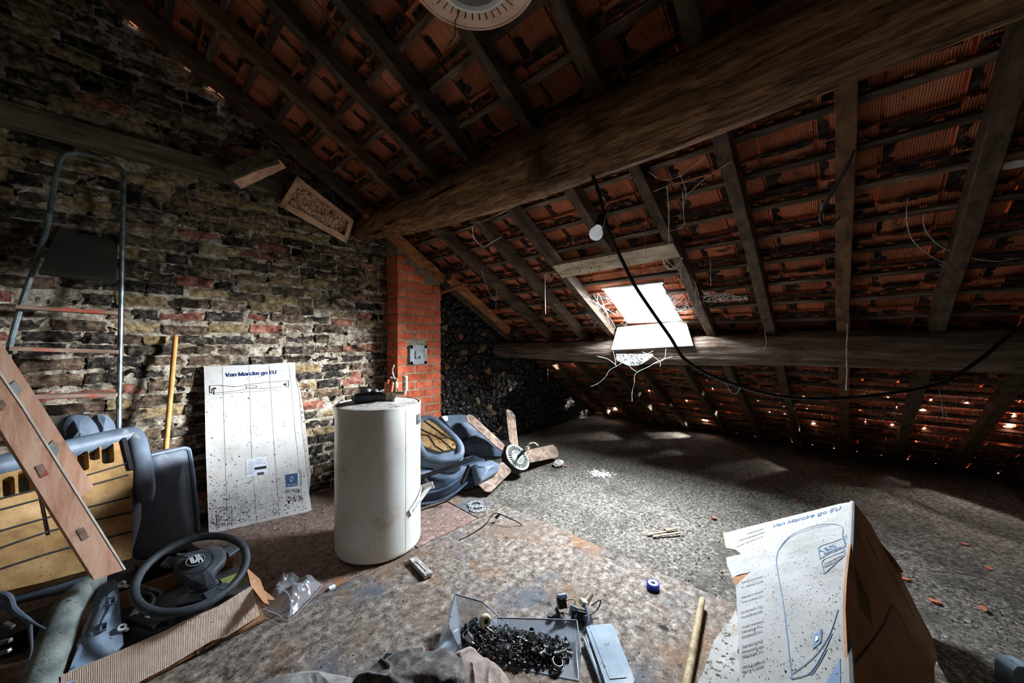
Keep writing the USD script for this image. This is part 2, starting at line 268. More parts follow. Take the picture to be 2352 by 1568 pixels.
INK = plain('dark_blue_print', '#27386f', .7); INK_B = plain('blue_print', '#3a5c7b', .7); INK_K = plain('black_print', '#25272b', .7); INK_G = plain('grey_print', '#55575b', .7)
STICK = plain('sticker_white', '#dfe6f0', .5)
BROOM = mat('broom_wood', [(.3, '#8a5a2b'), (.5, '#c08747'), (.75, '#d9a766')], scale=8, st=(6, 6, .7), rough=.55, bump=.3, bs=20)
PALEW = mat('pale_stick', [(.3, '#6f5f44'), (.5, '#a08d6a'), (.75, '#bcab89')], scale=8, st=(3, 3, 3), rough=.7, bump=.3, layers=[(40, .62, .68, '#5b4a33')])
RAILW = mat('rail_wood', [(.25, '#a5745a'), (.45, '#cf9c80'), (.6, '#ddb095'), (.8, '#e8c4ac')], scale=7, st=(4, 4, .7), rough=.75, bump=.3, bs=22, layers=[(5, .60, .70, '#8a5a42'), (30, .70, .74, '#3c2419')])
TREADW = mat('tread_wood', [(.3, '#5a4a40'), (.5, '#8a7060'), (.75, '#b39a8a')], scale=9, st=(.7, 4, 4), rough=.85, bump=.3, layers=[(9, .55, .65, '#b3553f')])
LADM = mat('ladder_tube', [(.3, '#3e4a4d'), (.55, '#7d8a8c'), (.8, '#b6c2c4')], scale=20, rough=.4, metal=.7, bump=.2)
LADP = mat('ladder_plate', [(.3, '#2c2d26'), (.6, '#3b3c33'), (.8, '#50503f')], scale=8, rough=.7, bump=.2)
LEATH = mat('blue_grey_leather', [(.3, '#414c58'), (.5, '#5b6877'), (.75, '#7b8999')], scale=5, rough=.5, bump=.25, bs=120, bd=.003, spec=.4, layers=[(70, .66, .70, '#1f1d1b'), (9, .62, .72, '#8b8d8e')])
LEATH_D = mat('dark_blue_trim', [(.3, '#202a38'), (.5, '#334152'), (.75, '#4c5d72')], scale=5, rough=.5, bump=.25, bs=100, layers=[(60, .64, .68, '#8f8a82')])
FOAM = mat('yellow_foam', [(.3, '#6b5233'), (.5, '#9d7c50'), (.75, '#c0a176')], scale=9, rough=.95, bump=.5, bs=80, layers=[(5, .54, .68, '#7a5426'), (3, .56, .68, '#4e3a1f'), (70, .64, .7, '#3a2812')])
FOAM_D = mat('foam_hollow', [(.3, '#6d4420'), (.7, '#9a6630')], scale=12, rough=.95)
WHEEL = mat('wheel_plastic', [(.3, '#2a2e33'), (.5, '#3d434a'), (.75, '#59616a')], scale=6, rough=.55, bump=.25, bs=160, bd=.002, layers=[(90, .66, .70, '#a6a49f')])
CHROME = plain('badge_silver', '#ccd3da', .4, .15)
PANEL = mat('panel_plastic', [(.3, '#667a90'), (.5, '#8ba0b6'), (.75, '#b6c7d7')], scale=6, rough=.45, bump=.15, layers=[(60, .64, .69, '#23282f'), (6, .62, .74, '#3c4a5a')])
PANEL_G = mat('panel_fabric', [(.3, '#5c625f'), (.5, '#808884'), (.75, '#a9b0ab')], scale=14, rough=.95, bump=.5, bs=160, layers=[(40, .62, .7, '#3a3d3b')])
FANW = mat('fan_blade_wood', [(.25, '#3d2e26'), (.42, '#6e5a4b'), (.55, '#8f7868'), (.75, '#ab9785')], scale=9, st=(1, 1, 1), rough=.7, bump=.2, dist=1.6, detail=3, layers=[(50, .66, .72, '#d9d2cc')])
FANM = mat('fan_metal', [(.3, '#6a6d66'), (.5, '#8f928a'), (.75, '#a9aca4')], scale=14, rough=.5, metal=.4, bump=.15, layers=[(12, .6, .7, '#7b7a70')])
FAND = mat('fan_motor_dark', [(.3, '#14120f'), (.6, '#39342d'), (.8, '#6d675c')], scale=50, rough=.8, metal=.3, bump=.8, bs=90)
DISC = mat('beige_disc', [(.3, '#cba58a'), (.5, '#e6c3a8'), (.75, '#f0d6bf')], scale=9, rough=.6, bump=.15, layers=[(40, .63, .68, '#8a5a3c'), (5, .6, .72, '#b48c6c')])
PAINT = mat('cracked_white_paint', [(.3, '#d2cfc6'), (.5, '#e6e4de'), (.75, '#f0efec')], scale=6, rough=.6, bump=.3, bs=30, layers=[(26, .68, .70, '#3a3029')])
RUBBER = mat('black_rubber', [(.3, '#0b0b0c'), (.7, '#1c1d1f')], scale=20, rough=.55, bump=.2)
BULB = usdkit.material(stage, '/World/Looks/dusty_bulb_glass', {'d': ('diffuse_bsdf', {'color': (.86, .86, .84)}), 't': ('translucent_bsdf', {'color': (.9, .9, .88)}), 'x': ('mix_closure', {'fac': .75}), 'g': ('glossy_bsdf', {'roughness': .15}), 'y': ('mix_closure', {'fac': .06})}, [('d.BSDF', 'x.closure1'), ('t.BSDF', 'x.closure2'), ('x.closure', 'y.closure1'), ('g.BSDF', 'y.closure2')], surface='y.closure')
WEB = mat('dusty_cobweb', [(.3, '#8f8c86'), (.7, '#d2d0cb')], scale=60, rough=1, bump=.6)
CRATE = mat('crate_wood', [(.25, '#9a6c4f'), (.45, '#d2a27f'), (.6, '#e2ba98'), (.8, '#efd2b8')], scale=6, st=(1, 4, 1), rough=.85, bump=.3, layers=[(28, .66, .7, '#43291a')])
CRATE_B = mat('crate_bottom', [(.3, '#5a3826'), (.42, '#916a4f'), (.52, '#c5a283'), (.65, '#ecd2b4')], scale=55, rough=.95, bump=.6, layers=[(8, .56, .66, '#5d3a26')])
GABLEW = mat('gable_plank_wood', [(.25, '#2e2920'), (.45, '#595040'), (.6, '#756a56'), (.8, '#9a8c72')], scale=7, st=(.5, 4, 4), rough=.9, bump=.6, bs=30, layers=[(3, .56, .68, '#5c3d31')])
BOX_BLUE = mat('tape_blue', [(.3, '#1d2a8a'), (.7, '#2c3fb0')], scale=8, rough=.35, bump=.05)
WHITE = plain('white_plastic', '#d9dde0', .5)
CREAM = mat('cream_plastic', [(.3, '#a99b7a'), (.6, '#cfc3a3'), (.8, '#e3dac0')], scale=20, rough=.5)
RAG = mat('grey_rag', [(.28, '#141110'), (.45, '#3d3733'), (.6, '#6a625d'), (.78, '#a59e98')], scale=22, rough=.98, bump=.8, bs=110, sheen=.3, layers=[(60, .62, .67, '#191614')])
RAG_B = mat('beige_rag', [(.3, '#6c5d54'), (.5, '#8d7d72'), (.75, '#ab9d92')], scale=7, rough=.95, bump=.5, bs=90, sheen=.3, layers=[(50, .66, .7, '#6b4d3c')])
RAG_W = mat('white_rag', [(.3, '#54504d'), (.5, '#84817e'), (.75, '#aba8a5')], scale=10, rough=.95, bump=.6, bs=90, layers=[(50, .6, .66, '#2a2725')])
FROST = clear('frosted_plastic', '#eef2f6', 1.6, .3)
TRAY = clear('clear_tray', '#f2f5f8', .5, .08); BAG = clear('clear_bag', '#eceff2', .8, .12); PANE = clear('window_glass', '#f6faff', .1, .03)
LIDM = mat('organizer_lid', [(.3, '#5d6d79'), (.5, '#71818c'), (.75, '#8896a0')], scale=7, rough=.6, bump=.05, spec=.2, layers=[(34, .62, .66, '#4b3f34'), (4, .56, .7, '#b9b6a8')])
SCREW = mat('screw_metal', [(.3, '#1d1b19'), (.5, '#4c4a48'), (.75, '#a8a6a2')], scale=60, rough=.4, metal=.7, bump=.1)
LEAF = mat('booklet_cover', [(.3, '#c7cf5a'), (.5, '#dbe08a'), (.75, '#eef0cf')], scale=14, rough=.6, layers=[(20, .58, .64, '#7ba05a')])
FRAME = mat('window_metal', [(.3, '#9a9d9f'), (.6, '#b9bcbd'), (.8, '#cfd1d1')], scale=14, rough=.5, metal=.4)
SILL = mat('sill_board', [(.3, '#c9c4b8'), (.5, '#dedad0'), (.75, '#ece9e2')], scale=8, rough=.9, bump=.4, layers=[(30, .64, .68, '#6b5f50')])
PLAINW = mat('render_wall', [(.3, '#b3a996'), (.5, '#c9c0ae'), (.75, '#dad2c3')], scale=8, rough=.95, bump=.5)

# ================================================================ THE SETTING
YW = 3.2                                             # inner face of the gable wall
def roofz(x): return RA - TA * x
def seen(p):
    """Rough share of the picture that a small piece at p takes; 0 outside the frame."""
    d = p[0] * cc + p[1] * ss
    if d < .3: return 0
    x, y = 1176 + F * (p[0] * ss - p[1] * cc) / d, 784 - F * (p[2] - EYE) / d
    return 1 / (d * d) if -60 < x < 2412 and -60 < y < 1628 else 0
def split300(items):
    """items: [(mesh, material, centre)] -> the 300 that show largest, the rest."""
    it = sorted(items, key=lambda i: -seen(i[2])); return it[:300], it[300:]

# ---- floor: grit-covered screed, boards laid over its left part
floor = thing('floor', 'dusty attic floor of grey grit and old boards', 'floor', kind='structure')
def fscreed(u, v):
    x, y = -3.4 + u * 9.1, -2.6 + v * 5.9; p = np.c_[x, y, 0 * x]
    return np.c_[x, y, -.014 + .012 * nz(p, 14, 3, 4) + .02 * nz(p, 2.2, 2, 6) * (x > 2.0)]
obj('screed', grid(fscreed, 300, 200), SCREED, floor, smooth=True)
def fboard(poly, m, t=.012, z=0.0, name='floor_board'):
    P = Polygon(poly); P = P.buffer(-.004).buffer(.004, 2)
    q = np.array(P.exterior.segmentize(.04).coords)
    q = q + .004 * np.c_[nz(np.c_[q, 0 * q[:, 0]], 25, 2, 1), nz(np.c_[q, 0 * q[:, 0]], 25, 2, 2)]
    obj(name, polyx(Polygon(q).buffer(0), t, frame(V(0, 0, z - t), (1, 0, 0), (0, 1, 0), (0, 0, 1))), m, floor, smooth=False)
fboard([(1.705, 1.905), (1.955, 1.905), (1.965, 2.2), (1.72, 2.31)], BOARD)
fboard([(-.6, -.9), (1.97, -.9), (1.97, 1.895), (-.6, 1.895)], BOARD)
fboard([(-.6, 1.905), (1.2, 1.905), (1.2, 3.19), (-.6, 3.19)], BOARD_B, z=-.002)
fboard([(1.21, 1.905), (1.697, 1.905), (1.71, 2.32), (2.05, 2.2), (2.05, 3.0), (1.21, 3.0)], BOARD_B, z=-.002)
# grit: flakes too many to count
def flakes(n, fx, fy, lo, hi, z=0.0):
    x, y = fx(n), fy(n); a = rng.uniform(0, 6.28, n); s = rng.uniform(lo, hi, n) * rng.uniform(.5, 1, n); v = []
    for k, (dx, dy, dz) in enumerate(((1, 0, .0), (-.5, .5, .1), (-.5, -.6, .05), (0, 0, .55))):
        v.append(np.c_[x + s * (dx * np.cos(a) - dy * np.sin(a)), y + s * (dx * np.sin(a) + dy * np.cos(a)), z + s * dz * rng.uniform(.3, 1, n)])
    v = np.stack(v, 1).reshape(-1, 3); i = np.arange(n)[:, None] * 4
    return T(v, np.vstack([i + [0, 1, 3], i + [1, 2, 3], i + [2, 0, 3], i + [0, 2, 1]]))
U = lambda a, b: (lambda n: rng.uniform(a, b, n))
gx = lambda n: 1.98 + 2.3 * rng.beta(1, 1.3, n)
obj('grit', flakes(9000, gx, U(-1.0, 3.1), .003, .011, -.014), GRIT, label='pale grit and flakes strewn over the grey floor under the eaves', category='grit', kind='stuff', smooth=False)
obj('grit', flakes(4500, gx, U(-1.0, 3.1), .003, .013, -.013), GRIT_D, label='dark crumbs strewn among the pale grit under the eaves', category='grit', kind='stuff', smooth=False)
obj('grit', flakes(3500, lambda n: rng.uniform(-.3, 1.96, n), U(.3, 3.1), .002, .008, .0), GRIT_D, label='dark crumbs and dirt lying on the floor boards', category='grit', kind='stuff', smooth=False)
obj('grit', flakes(2500, lambda n: rng.uniform(-.2, 1.6, n), U(2.2, 3.1), .003, .014, .0), GRIT, label='mortar crumbs along the foot of the brick gable wall', category='grit', kind='stuff', smooth=False)

# ---- gable wall: sooty bricks left of the chimney, rubble right of it
wall = thing('wall_back', 'sooty old brick gable wall with ragged cream mortar', 'wall', kind='structure')
def fmort(u, v):
    x, z = -3.4 + u * 9.0, -.02 + v * 3.7; p = np.c_[x, 0 * x, z]
    return np.c_[x, YW + .012 - .030 * np.clip(nz(p * (1, 1, 1.8), 13, 4, 3) + .06, 0, 1) - .012 * nz(p, 50, 2, 8), z]
obj('mortar_bed', grid(lambda u, v: fmort(u * 5.6 / 9, 1 - v), 300, 200), MORTAR, wall, smooth=True)
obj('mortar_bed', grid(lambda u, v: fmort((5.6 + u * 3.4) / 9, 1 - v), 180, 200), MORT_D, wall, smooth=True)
def rough_block(x0, x1, z0, z1, y, depth, rag=.006, seed=0, nx=6, nzv=4):
    """A worn brick: a bumpy face with rounded, ragged edges and plain sides."""
    u, w = np.meshgrid(np.linspace(-1, 1, nx), np.linspace(-1, 1, nzv), indexing='ij'); u, w = u.ravel(), w.ravel()
    ed = np.maximum(abs(u) ** 6, abs(w) ** 4)
    x = (x0 + x1) / 2 + u * (x1 - x0) / 2; z = (z0 + z1) / 2 + w * (z1 - z0) / 2
    x = x + rag * (rng.random(len(u)) - .5) * 1.6; z = z + rag * (rng.random(len(u)) - .5) * 1.5
    yy = y + ed * .010 + .009 * (rng.random(len(u)) - .5)
    p = np.c_[x, yy, z]; i = np.arange(nx * nzv).reshape(nx, nzv)
    f = np.stack([i[:-1, :-1], i[1:, :-1], i[1:, 1:], i[:-1, 1:]], -1).reshape(-1, 4); f = np.vstack([f[:, [0, 1, 2]], f[:, [0, 2, 3]]])
    e = np.r_[i[:, 0], i[-1, 1:], i[-2::-1, -1], i[0, -2:0:-1]]; k = len(p)
    p = np.vstack([p, p[e] + (0, depth, 0)]); j = np.arange(len(e)); e2 = np.roll(e, -1); j2 = np.roll(j, -1)
    return T(p, np.vstack([f, np.c_[e2, e, k + j], np.c_[e2, k + j, k + j2]]))
bricks = []
CX0, CX1 = 1.697, 2.18
for j in range(48):
    z0 = .012 + j * .0765; x = -1.0 + (j % 2) * .11 - rng.random() * .08
    while x < 2.2:
        L = rng.choice([.215, .205, .2, .105, .15, .17], p=[.35, .2, .15, .15, .08, .07]); x0, x1 = x, x + L; x = x1 + rng.uniform(.008, .018)
        xm = (x0 + x1) / 2; wv = .012 * math.sin(xm * 3 + j) + rng.normal(0, .003)
        if x0 > 1.74 or z0 > min(roofz(xm) - .02, 3.5) or rng.random() < .035: continue
        k = rng.random(); warm = np.clip((z0 - .8) * .6 + (xm - .2) * .15, 0, .6)
        m = 2 if k < .09 else 1 if k < .40 + warm * .5 else 3 if k < .46 + warm * .7 else 0
        bricks.append((rough_block(x0, x1, z0 + wv, z0 + wv + rng.uniform(.056, .066), YW - rng.uniform(-.004, .014), .05), BR[m], V(xm, YW, z0)))
near, rest = split300(bricks)
for me, m, _ in near: obj('brick', me, m, wall, smooth=30)
for m in BR:
    r = [b[0] for b in rest if b[1] is m]
    if r: obj('brick_courses', cat(r), m, wall, kind='stuff', smooth=30)
pts = np.array([(x + rng.uniform(-.04, .04), z + rng.uniform(-.03, .03)) for x in np.arange(2.14, 5.6, .098) for z in np.arange(.0, 2.2, .070)])
stones = []
for g in shapely.voronoi_polygons(shapely.MultiPoint(pts)).geoms:
    g = g.intersection(sbox(2.1, -.01, 5.6, 2.2)).buffer(-.005).buffer(-.006).buffer(.006, 2); c = g.centroid
    if g.is_empty or g.geom_type != 'Polygon' or g.area < .0008 or c.y > roofz(c.x) - .03: continue
    q = resample(np.array(g.exterior.coords)[:-1], 12); q += rng.normal(0, .004, q.shape); d = rng.uniform(-.006, .022)
    r1 = V(c.x, c.y) + (q - (c.x, c.y)) * .72
    v = np.vstack([np.c_[q[:, 0], np.full(12, YW + .05), q[:, 1]], np.c_[q[:, 0], YW + .006 - d * .4 + rng.normal(0, .003, 12), q[:, 1]], np.c_[r1[:, 0], YW - .008 - d + rng.normal(0, .004, 12), r1[:, 1]], [[c.x, YW - .012 - d, c.y]]])
    f = []
    for a in (0, 12):
        for k in range(12): b = (k + 1) % 12; f += [(a + k, a + 12 + b, a + b), (a + k, a + 12 + k, a + 12 + b)]
    f += [(36, 24 + (k + 1) % 12, 24 + k) for k in range(12)]
    me = T(v, f); stones.append((me, STONE if rng.random() > .06 else BR[2] if rng.random() < .5 else BR[3], V(c.x, YW, c.y)))
near, rest = split300(stones)
for me, m, _ in near:
    trimesh.repair.fix_normals(me); obj('stone', me, m, wall, smooth=25)
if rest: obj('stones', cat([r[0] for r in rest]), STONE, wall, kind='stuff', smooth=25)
obj('wall_front', boxm((1.1, -2.62, 1.9), (9.2, .12, 4.0)), PLAINW, kind='structure', smooth=False)
obj('wall_left', boxm((-3.45, .3, 1.9), (.12, 5.9, 4.0)), PLAINW, kind='structure', smooth=False)

# ---- chimney: red bricks on a mortar core, soot door
chim = thing('chimney', 'square red brick chimney breast with grey soot door standing against the gable wall', 'chimney', (CX0, 3.0, 0))
obj('mortar_core', boxm(((CX0 + CX1) / 2, 3.108, 1.10), (CX1 - CX0 - .012, .206, 2.24)), CHIM_M, chim, smooth=False)
DX0, DX1, DZ0, DZ1 = onY(941, 793, 2.985)[0], onY(980, 793, 2.985)[0], onY(980, 835, 2.985)[2], onY(941, 793, 2.985)[2]
for j in range(29):
    z0 = .006 + j * .079
    lens = [.095, .184, .184] if j % 2 else [.184, .184, .095]
    x = CX0
    for L in lens:
        if z0 + .068 < roofz(x + L) - .09:
            if not (DZ0 - .03 < z0 + .035 < DZ1 + .03 and x + L > DX0 - .02 and x < DX1 + .02):
                me = rbox((L, .206, .067), .005, 6); me.apply_translation((x + L / 2 + rng.normal(0, .0012), 3.103 + rng.normal(0, .0015), z0 + .034)); obj('brick', me, CHIM, chim, smooth=30)
            else:
                for xa, xb in ((x, min(x + L, DX0 - .008)), (max(x, DX1 + .008), x + L)):
                    if xb - xa > .025: me = rbox((xb - xa, .206, .067), .005, 6); me.apply_translation(((xa + xb) / 2, 3.103, z0 + .034)); obj('brick', me, CHIM, chim, smooth=30)
        x += L + .010
a, b = onY(941, 793, 2.985), onY(980, 835, 2.985); cx, cz, w, h = (a[0] + b[0]) / 2, (a[2] + b[2]) / 2, b[0] - a[0], a[2] - b[2]
door = obj('soot_door', cat([boxm((cx, 2.995, cz), (w, .03, h)), boxm((cx, 2.984, cz + h * .42), (w, .012, h * .15)), boxm((cx, 2.984, cz - h * .42), (w, .012, h * .15)), boxm((cx - w * .42, 2.984, cz), (w * .15, .012, h)), boxm((cx + w * .42, 2.984, cz), (w * .15, .012, h))]), GALV, chim, label='grey metal soot door', smooth=False)
obj('door_hatch', rboxf((w * .42, .02, h * .42), frame(V(cx, 2.978, cz), (1, 0, 0), (0, 1, 0), (0, 0, 1)), .004), GALV, door)
obj('door_knob', lathe([(0, 0), (.009, 0), (.009, .008), (.005, .014), (0, .015)], 12, frame(V(cx + .004, 2.968, cz - h * .12), (1, 0, 0), (0, 0, 1), (0, -1, 0))), STEEL, door)

# ---- roof: tiles, battens, rafters in one slope over the room, a plain far slope behind the ridge
roof = thing('ceiling', 'underside of the clay tile roof with dusty battens and rafters', 'roof', kind='structure')
PIT, TW, UB0 = .213, .195, 0.0
_b = onroof(1830, 462, -.03); UB0 = (_b[0] / CO) % PIT
HOLES = []
def hole(x, y, w, h, sl=0.0):
    w, h = w * .62, h * .55
    a, b = onroof(x - w / 2, y + sl, .0), onroof(x + w / 2, y - sl, .0); c = onroof(x, y + h / 2, 0); d = onroof(x, y - h / 2, 0)
    ua, ub, uc, ud = a[0] / CO, b[0] / CO, c[0] / CO, d[0] / CO
    HOLES.append(Polygon([(ua, a[1]), (ud - .012, d[1] * .7 + a[1] * .3), (ud - .004, d[1] * .7 + b[1] * .3), (ub, b[1]), (uc + .036, c[1] * .6 + b[1] * .4), (uc + .032, c[1] * .6 + a[1] * .4)]).convex_hull)
for x, y, w, h in ((1986, 909, 12, 5), (2040, 914, 8, 4), (2060, 935, 6, 3), (2121, 942, 26, 5), (2222, 926, 18, 4), (1869, 972, 16, 4), (1801, 936, 5, 6), (1803, 952, 6, 5), (1768, 947, 4, 3), (1854, 940, 4, 3), (2050, 975, 14, 3), (1988, 968, 5, 3),
                   (2139, 918, 10, 3), (2124, 983, 15, 3), (2237, 984, 22, 3), (2319, 979, 52, 5), (2310, 1014, 30, 6), (2330, 955, 22, 4), (2105, 1014, 6, 3), (1844, 922, 6, 3), (1350, 910, 12, 8), (1380, 935, 14, 5), (1413, 939, 14, 5), (1529, 927, 15, 5),
                   (1313, 834, 18, 5), (1667, 939, 10, 4), (1576, 920, 6, 5), (1490, 898, 5, 3), (1595, 933, 6, 3), (1768, 948, 5, 3), (1636, 893, 4, 3), (1620, 965, 26, 4), (2262, 966, 14, 2), (2190, 1000, 8, 2)):
    hole(x, y, w, h)
for x, y in ((305, 58), (430, 163), (485, 207), (505, 222)):
    p = onroof(x, y); HOLES.append(sbox(p[0] / CO - .02, p[1] - .004, p[0] / CO + .02, p[1] + .004))
WIN = sbox(WU0, WY0, WU1, WY1)
RIDGE = -.85
def tile_full(u0, y0, tl):
    """A flat interlocking tile hung on its batten: pan, side flange over its neighbour, head lip, two nibs, a tail lip."""
    h0, h1 = 0.0, .0175
    prof = [(0, 0), (TW - .012, 0), (TW - .012, .0135), (TW + .018, .0135), (TW + .018, .024), (TW - .02, .024), (TW - .02, .013), (0, .013)]
    k = len(prof); v = [RP(u, y0 + y, h + hh) for u, hh in ((u0 - .052, h0), (u0 + .213 + tl, h1)) for y, h in prof]
    m = T(v, [(i, (i + 1) % k, k + (i + 1) % k) for i in range(k)] + [(i, k + (i + 1) % k, k + i) for i in range(k)])
    caps = trimesh.creation.triangulate_polygon(Polygon(prof), engine='earcut')[1]
    m.faces = np.vstack([m.faces, caps, caps[:, ::-1] + k])
    bx = lambda ua, ub, ya, yb, ha, hb: T([RP(u, y0 + y, h) for u in (ua, ub) for y in (ya, yb) for h in (ha, hb)], [(0, 1, 3), (0, 3, 2), (4, 6, 7), (4, 7, 5), (0, 4, 5), (0, 5, 1), (2, 3, 7), (2, 7, 6), (0, 2, 6), (0, 6, 4), (1, 5, 7), (1, 7, 3)])
    return cat([m, bx(u0 - .050, u0 - .036, .006, TW - .02, -.008, .004), bx(u0 - .004, u0 + .004, .03, .055, -.016, .004), bx(u0 - .004, u0 + .004, .12, .145, -.016, .004), bx(u0 + .165, u0 + .178, .01, TW - .03, .003, .018)])
tiles = []
for i in range(int((RIDGE - .1) / PIT) - 2, 31):
    u0 = UB0 + i * PIT
    if u0 < RIDGE / CO or RP(u0, 0)[2] < .02: continue
    for j in range(-14, 17):
        y0 = .0945 + j * TW - (.0 if i % 2 == 0 else .0)
        if y0 > YW + .12: continue
        R = sbox(u0 - .052, y0 - .001, u0 + .213, y0 + TW + .018); hs = [h for h in HOLES if h.intersects(R)]
        cen = RP(u0 + .1, y0 + .1)
        if R.intersects(WIN) or hs:
            g = R.difference(WIN)
            for h in hs: g = g.difference(h)
            g = max(getattr(g, 'geoms', [g]), key=lambda p: p.area) if not g.is_empty else None
            if g is None or g.area < .003: continue
            me = trimesh.creation.extrude_polygon(g, .010, engine='earcut'); me.vertices = [RP(a, b, c + .0175 * (a - u0 + .052) / .265) for a, b, c in me.vertices]
            if me.volume < 0: me.invert()
        else:
            me = tile_full(u0, y0, rng.uniform(-.004, .004)); me.apply_translation(V(SI, 0, CO) * rng.uniform(-.0015, .0015))
        tiles.append((me, TILE, cen, u0, y0))
near, rest = split300(tiles)
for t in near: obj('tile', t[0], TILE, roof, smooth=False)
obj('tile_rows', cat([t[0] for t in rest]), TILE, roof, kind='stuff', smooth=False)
# ragged old torching (mortar) smeared along the tile joints and heads
tor = []
for _, _, cen, u0, y0 in tiles:
    if sbox(u0 - .06, y0 - .06, u0 + .24, y0 + .25).intersects(WIN) or any(h.distance(shapely.Point(u0 + .1, y0 + .1)) < .22 for h in HOLES) or seen(cen) == 0: continue
    if rng.random() < .85:
        w, a, b = rng.uniform(.02, .066), u0 + .04 + rng.uniform(0, .04), u0 + .19
        n = 7; L = [(u, y0 + TW - .014) for u in np.linspace(a, b, 3)]; Rr = [(u, y0 + TW - .014 - w * rng.uniform(.35, 1.25)) for u in np.linspace(b, a, n)]
        g = Polygon(L + Rr).buffer(0); g = max(getattr(g, 'geoms', [g]), key=lambda p: p.area)
        if g.area > 1e-4:
            me = trimesh.creation.extrude_polygon(g, .006, engine='earcut'); me.vertices = [RP(p, q, r - .004 + .0175 * (p - u0 + .052) / .265) for p, q, r in me.vertices]; tor.append(me)
    for ya, yb, uu in rng.permutation(np.array([(y0, y0 + TW, -.036), (y0 + rng.uniform(0, .03), y0 + rng.uniform(.10, .19), -.058), (y0 + rng.uniform(.02, .09), y0 + rng.uniform(.11, .19), -.02)]))[:rng.choice([1, 2])]:      # lumps on the head lip
        c = RP(u0 + uu, (ya + yb) / 2, -.010); me = boxm((0, 0, 0), (.020, yb - ya, .008)); me = me.subdivide(); me.apply_transform(frame(c, (CO, 0, -SI), (0, 1, 0), (SI, 0, CO))); me.vertices += rng.normal(0, .0022, me.vertices.shape); tor.append(me)
obj('torching', cat(tor), TORCH, roof, kind='stuff', smooth=False)
for i in range(-4, 31):
    u0 = UB0 + i * PIT; c = u0 + .022
    if u0 < RIDGE / CO or RP(c, 0)[2] < .06: continue
    segs = [(-2.55, YW)]
    if WU0 - .03 < c < WU1 + .03: segs = [(-2.55, WY0 - .02), (WY1 + .02, YW)]
    for a, b in segs:
        k = np.linspace(a, b, 9); pp = [RP(c + rng.normal(0, .003), y, -.016) for y in k]
        m = cat([bar(pp[q], pp[q + 1] + (0, .004, 0), .032 + rng.normal(0, .001), .026, (SI, 0, CO), .002) for q in range(8)])
        obj('batten', m, WOOD_B, roof, smooth=False)
def rafter(y0, y1, xa, xb, m=None, w=.062, h=.085, hh=-.072, name='rafter'):
    k = max(2, int((xb - xa) * 2)); xs = np.linspace(xa, xb, k + 1); ys = np.linspace(y0, y1, k + 1)
    pts = [RP(x / CO, y + rng.normal(0, .004), hh) for x, y in zip(xs, ys)]
    fr = [axes(pts[min(i + 1, k)] - pts[max(i - 1, 0)], (SI, 0, CO)) for i in range(k + 1)]
    prof = np.array([(-1, -.86), (-.88, -1), (.88, -1), (1, -.86), (1, 1), (-1, 1)]) * (w / 2, h / 2)
    v = np.vstack([p + q[:, :1] * e[0] + q[:, 1:] * e[1] for p, e in zip(pts, fr) for q in [prof + rng.normal(0, .0015, prof.shape)]])
    n = 6; f = [(i * n + j, i * n + (j + 1) % n, (i + 1) * n + (j + 1) % n) for i in range(k) for j in range(n)] + [(i * n + j, (i + 1) * n + (j + 1) % n, (i + 1) * n + j) for i in range(k) for j in range(n)]
    f += [(0, j + 1, j) for j in range(1, n - 1)] + [(k * n, k * n + j, k * n + j + 1) for j in range(1, n - 1)]
    me = T(v, f)
    if me.volume < 0: me.invert()
    obj(name, me, m or WOOD_R, roof, smooth=30)
for y, xa, xb, m in ((2.40, -.8, 1.6, WOOD_M), (2.92, -.8, 1.6, WOOD_R), (2.38, 1.4, 3.3, WOOD_R), (1.95, -.8, 5.6, WOOD_R), (1.61, -.8, 5.6, WOOD_R), (1.15, -.8, 2.24, WOOD_R), (1.15, 3.2, 5.6, WOOD_R), (.765, -.8, 5.6, WOOD_R), (.385, -.8, 5.6, WOOD_R), (0, -.8, 5.6, WOOD_M),
                     (-.385, -.8, 5.6, WOOD_R), (-.77, -.8, 5.6, WOOD_R), (-1.16, -.8, 5.6, WOOD_R), (-1.55, -.8, 5.6, WOOD_R), (-1.95, -.8, 5.6, WOOD_R), (-2.35, -.8, 5.6, WOOD_R), (2.38, 3.2, 5.6, WOOD_R), (2.8, 3.1, 5.6, WOOD_R)):
    rafter(y, y, xa, xb, m)
rafter(2.80, 2.835, 1.38, 2.16, WOOD_O, .07, .07, -.155)
rafter(2.735, 2.77, 2.16, 3.0, WOOD_O, .06, .06, -.15)
rafter(3.0, 2.99, 1.4, 3.3, WOOD_R)
p = onroof(1010, 672, -.19); obj('rafter_tie', bar(onroof(1008, 674, -.19), onroof(1072, 652, -.19), .03, .02, (SI, 0, CO)), WOOD_O, roof)
# far slope, behind the ridge and out of the picture
zr = roofz(RIDGE); fs = T([(RIDGE + .04, -2.6, zr + .03), (RIDGE + .04, 3.3, zr + .03), (-3.55, 3.3, zr - TA * 2.7), (-3.55, -2.6, zr - TA * 2.7)], [(0, 1, 2), (0, 2, 3)])
far = grid(lambda u, v: np.c_[RIDGE + .06 - u * 2.8, -2.7 + v * 6.1, zr + .05 - u * 2.8 * TA], 8, 8, .03)
obj('roof_far_slope', far, PLAINW, kind='structure', smooth=False)
obj('ridge_board', bar((RIDGE, -2.55, zr - .06), (RIDGE, YW, zr - .06), .05, .2), WOOD_R, roof)
obj('ridge_cap', bar((RIDGE + .02, -2.65, zr + .06), (RIDGE + .02, 3.3, zr + .06), .3, .05), TILE, roof)

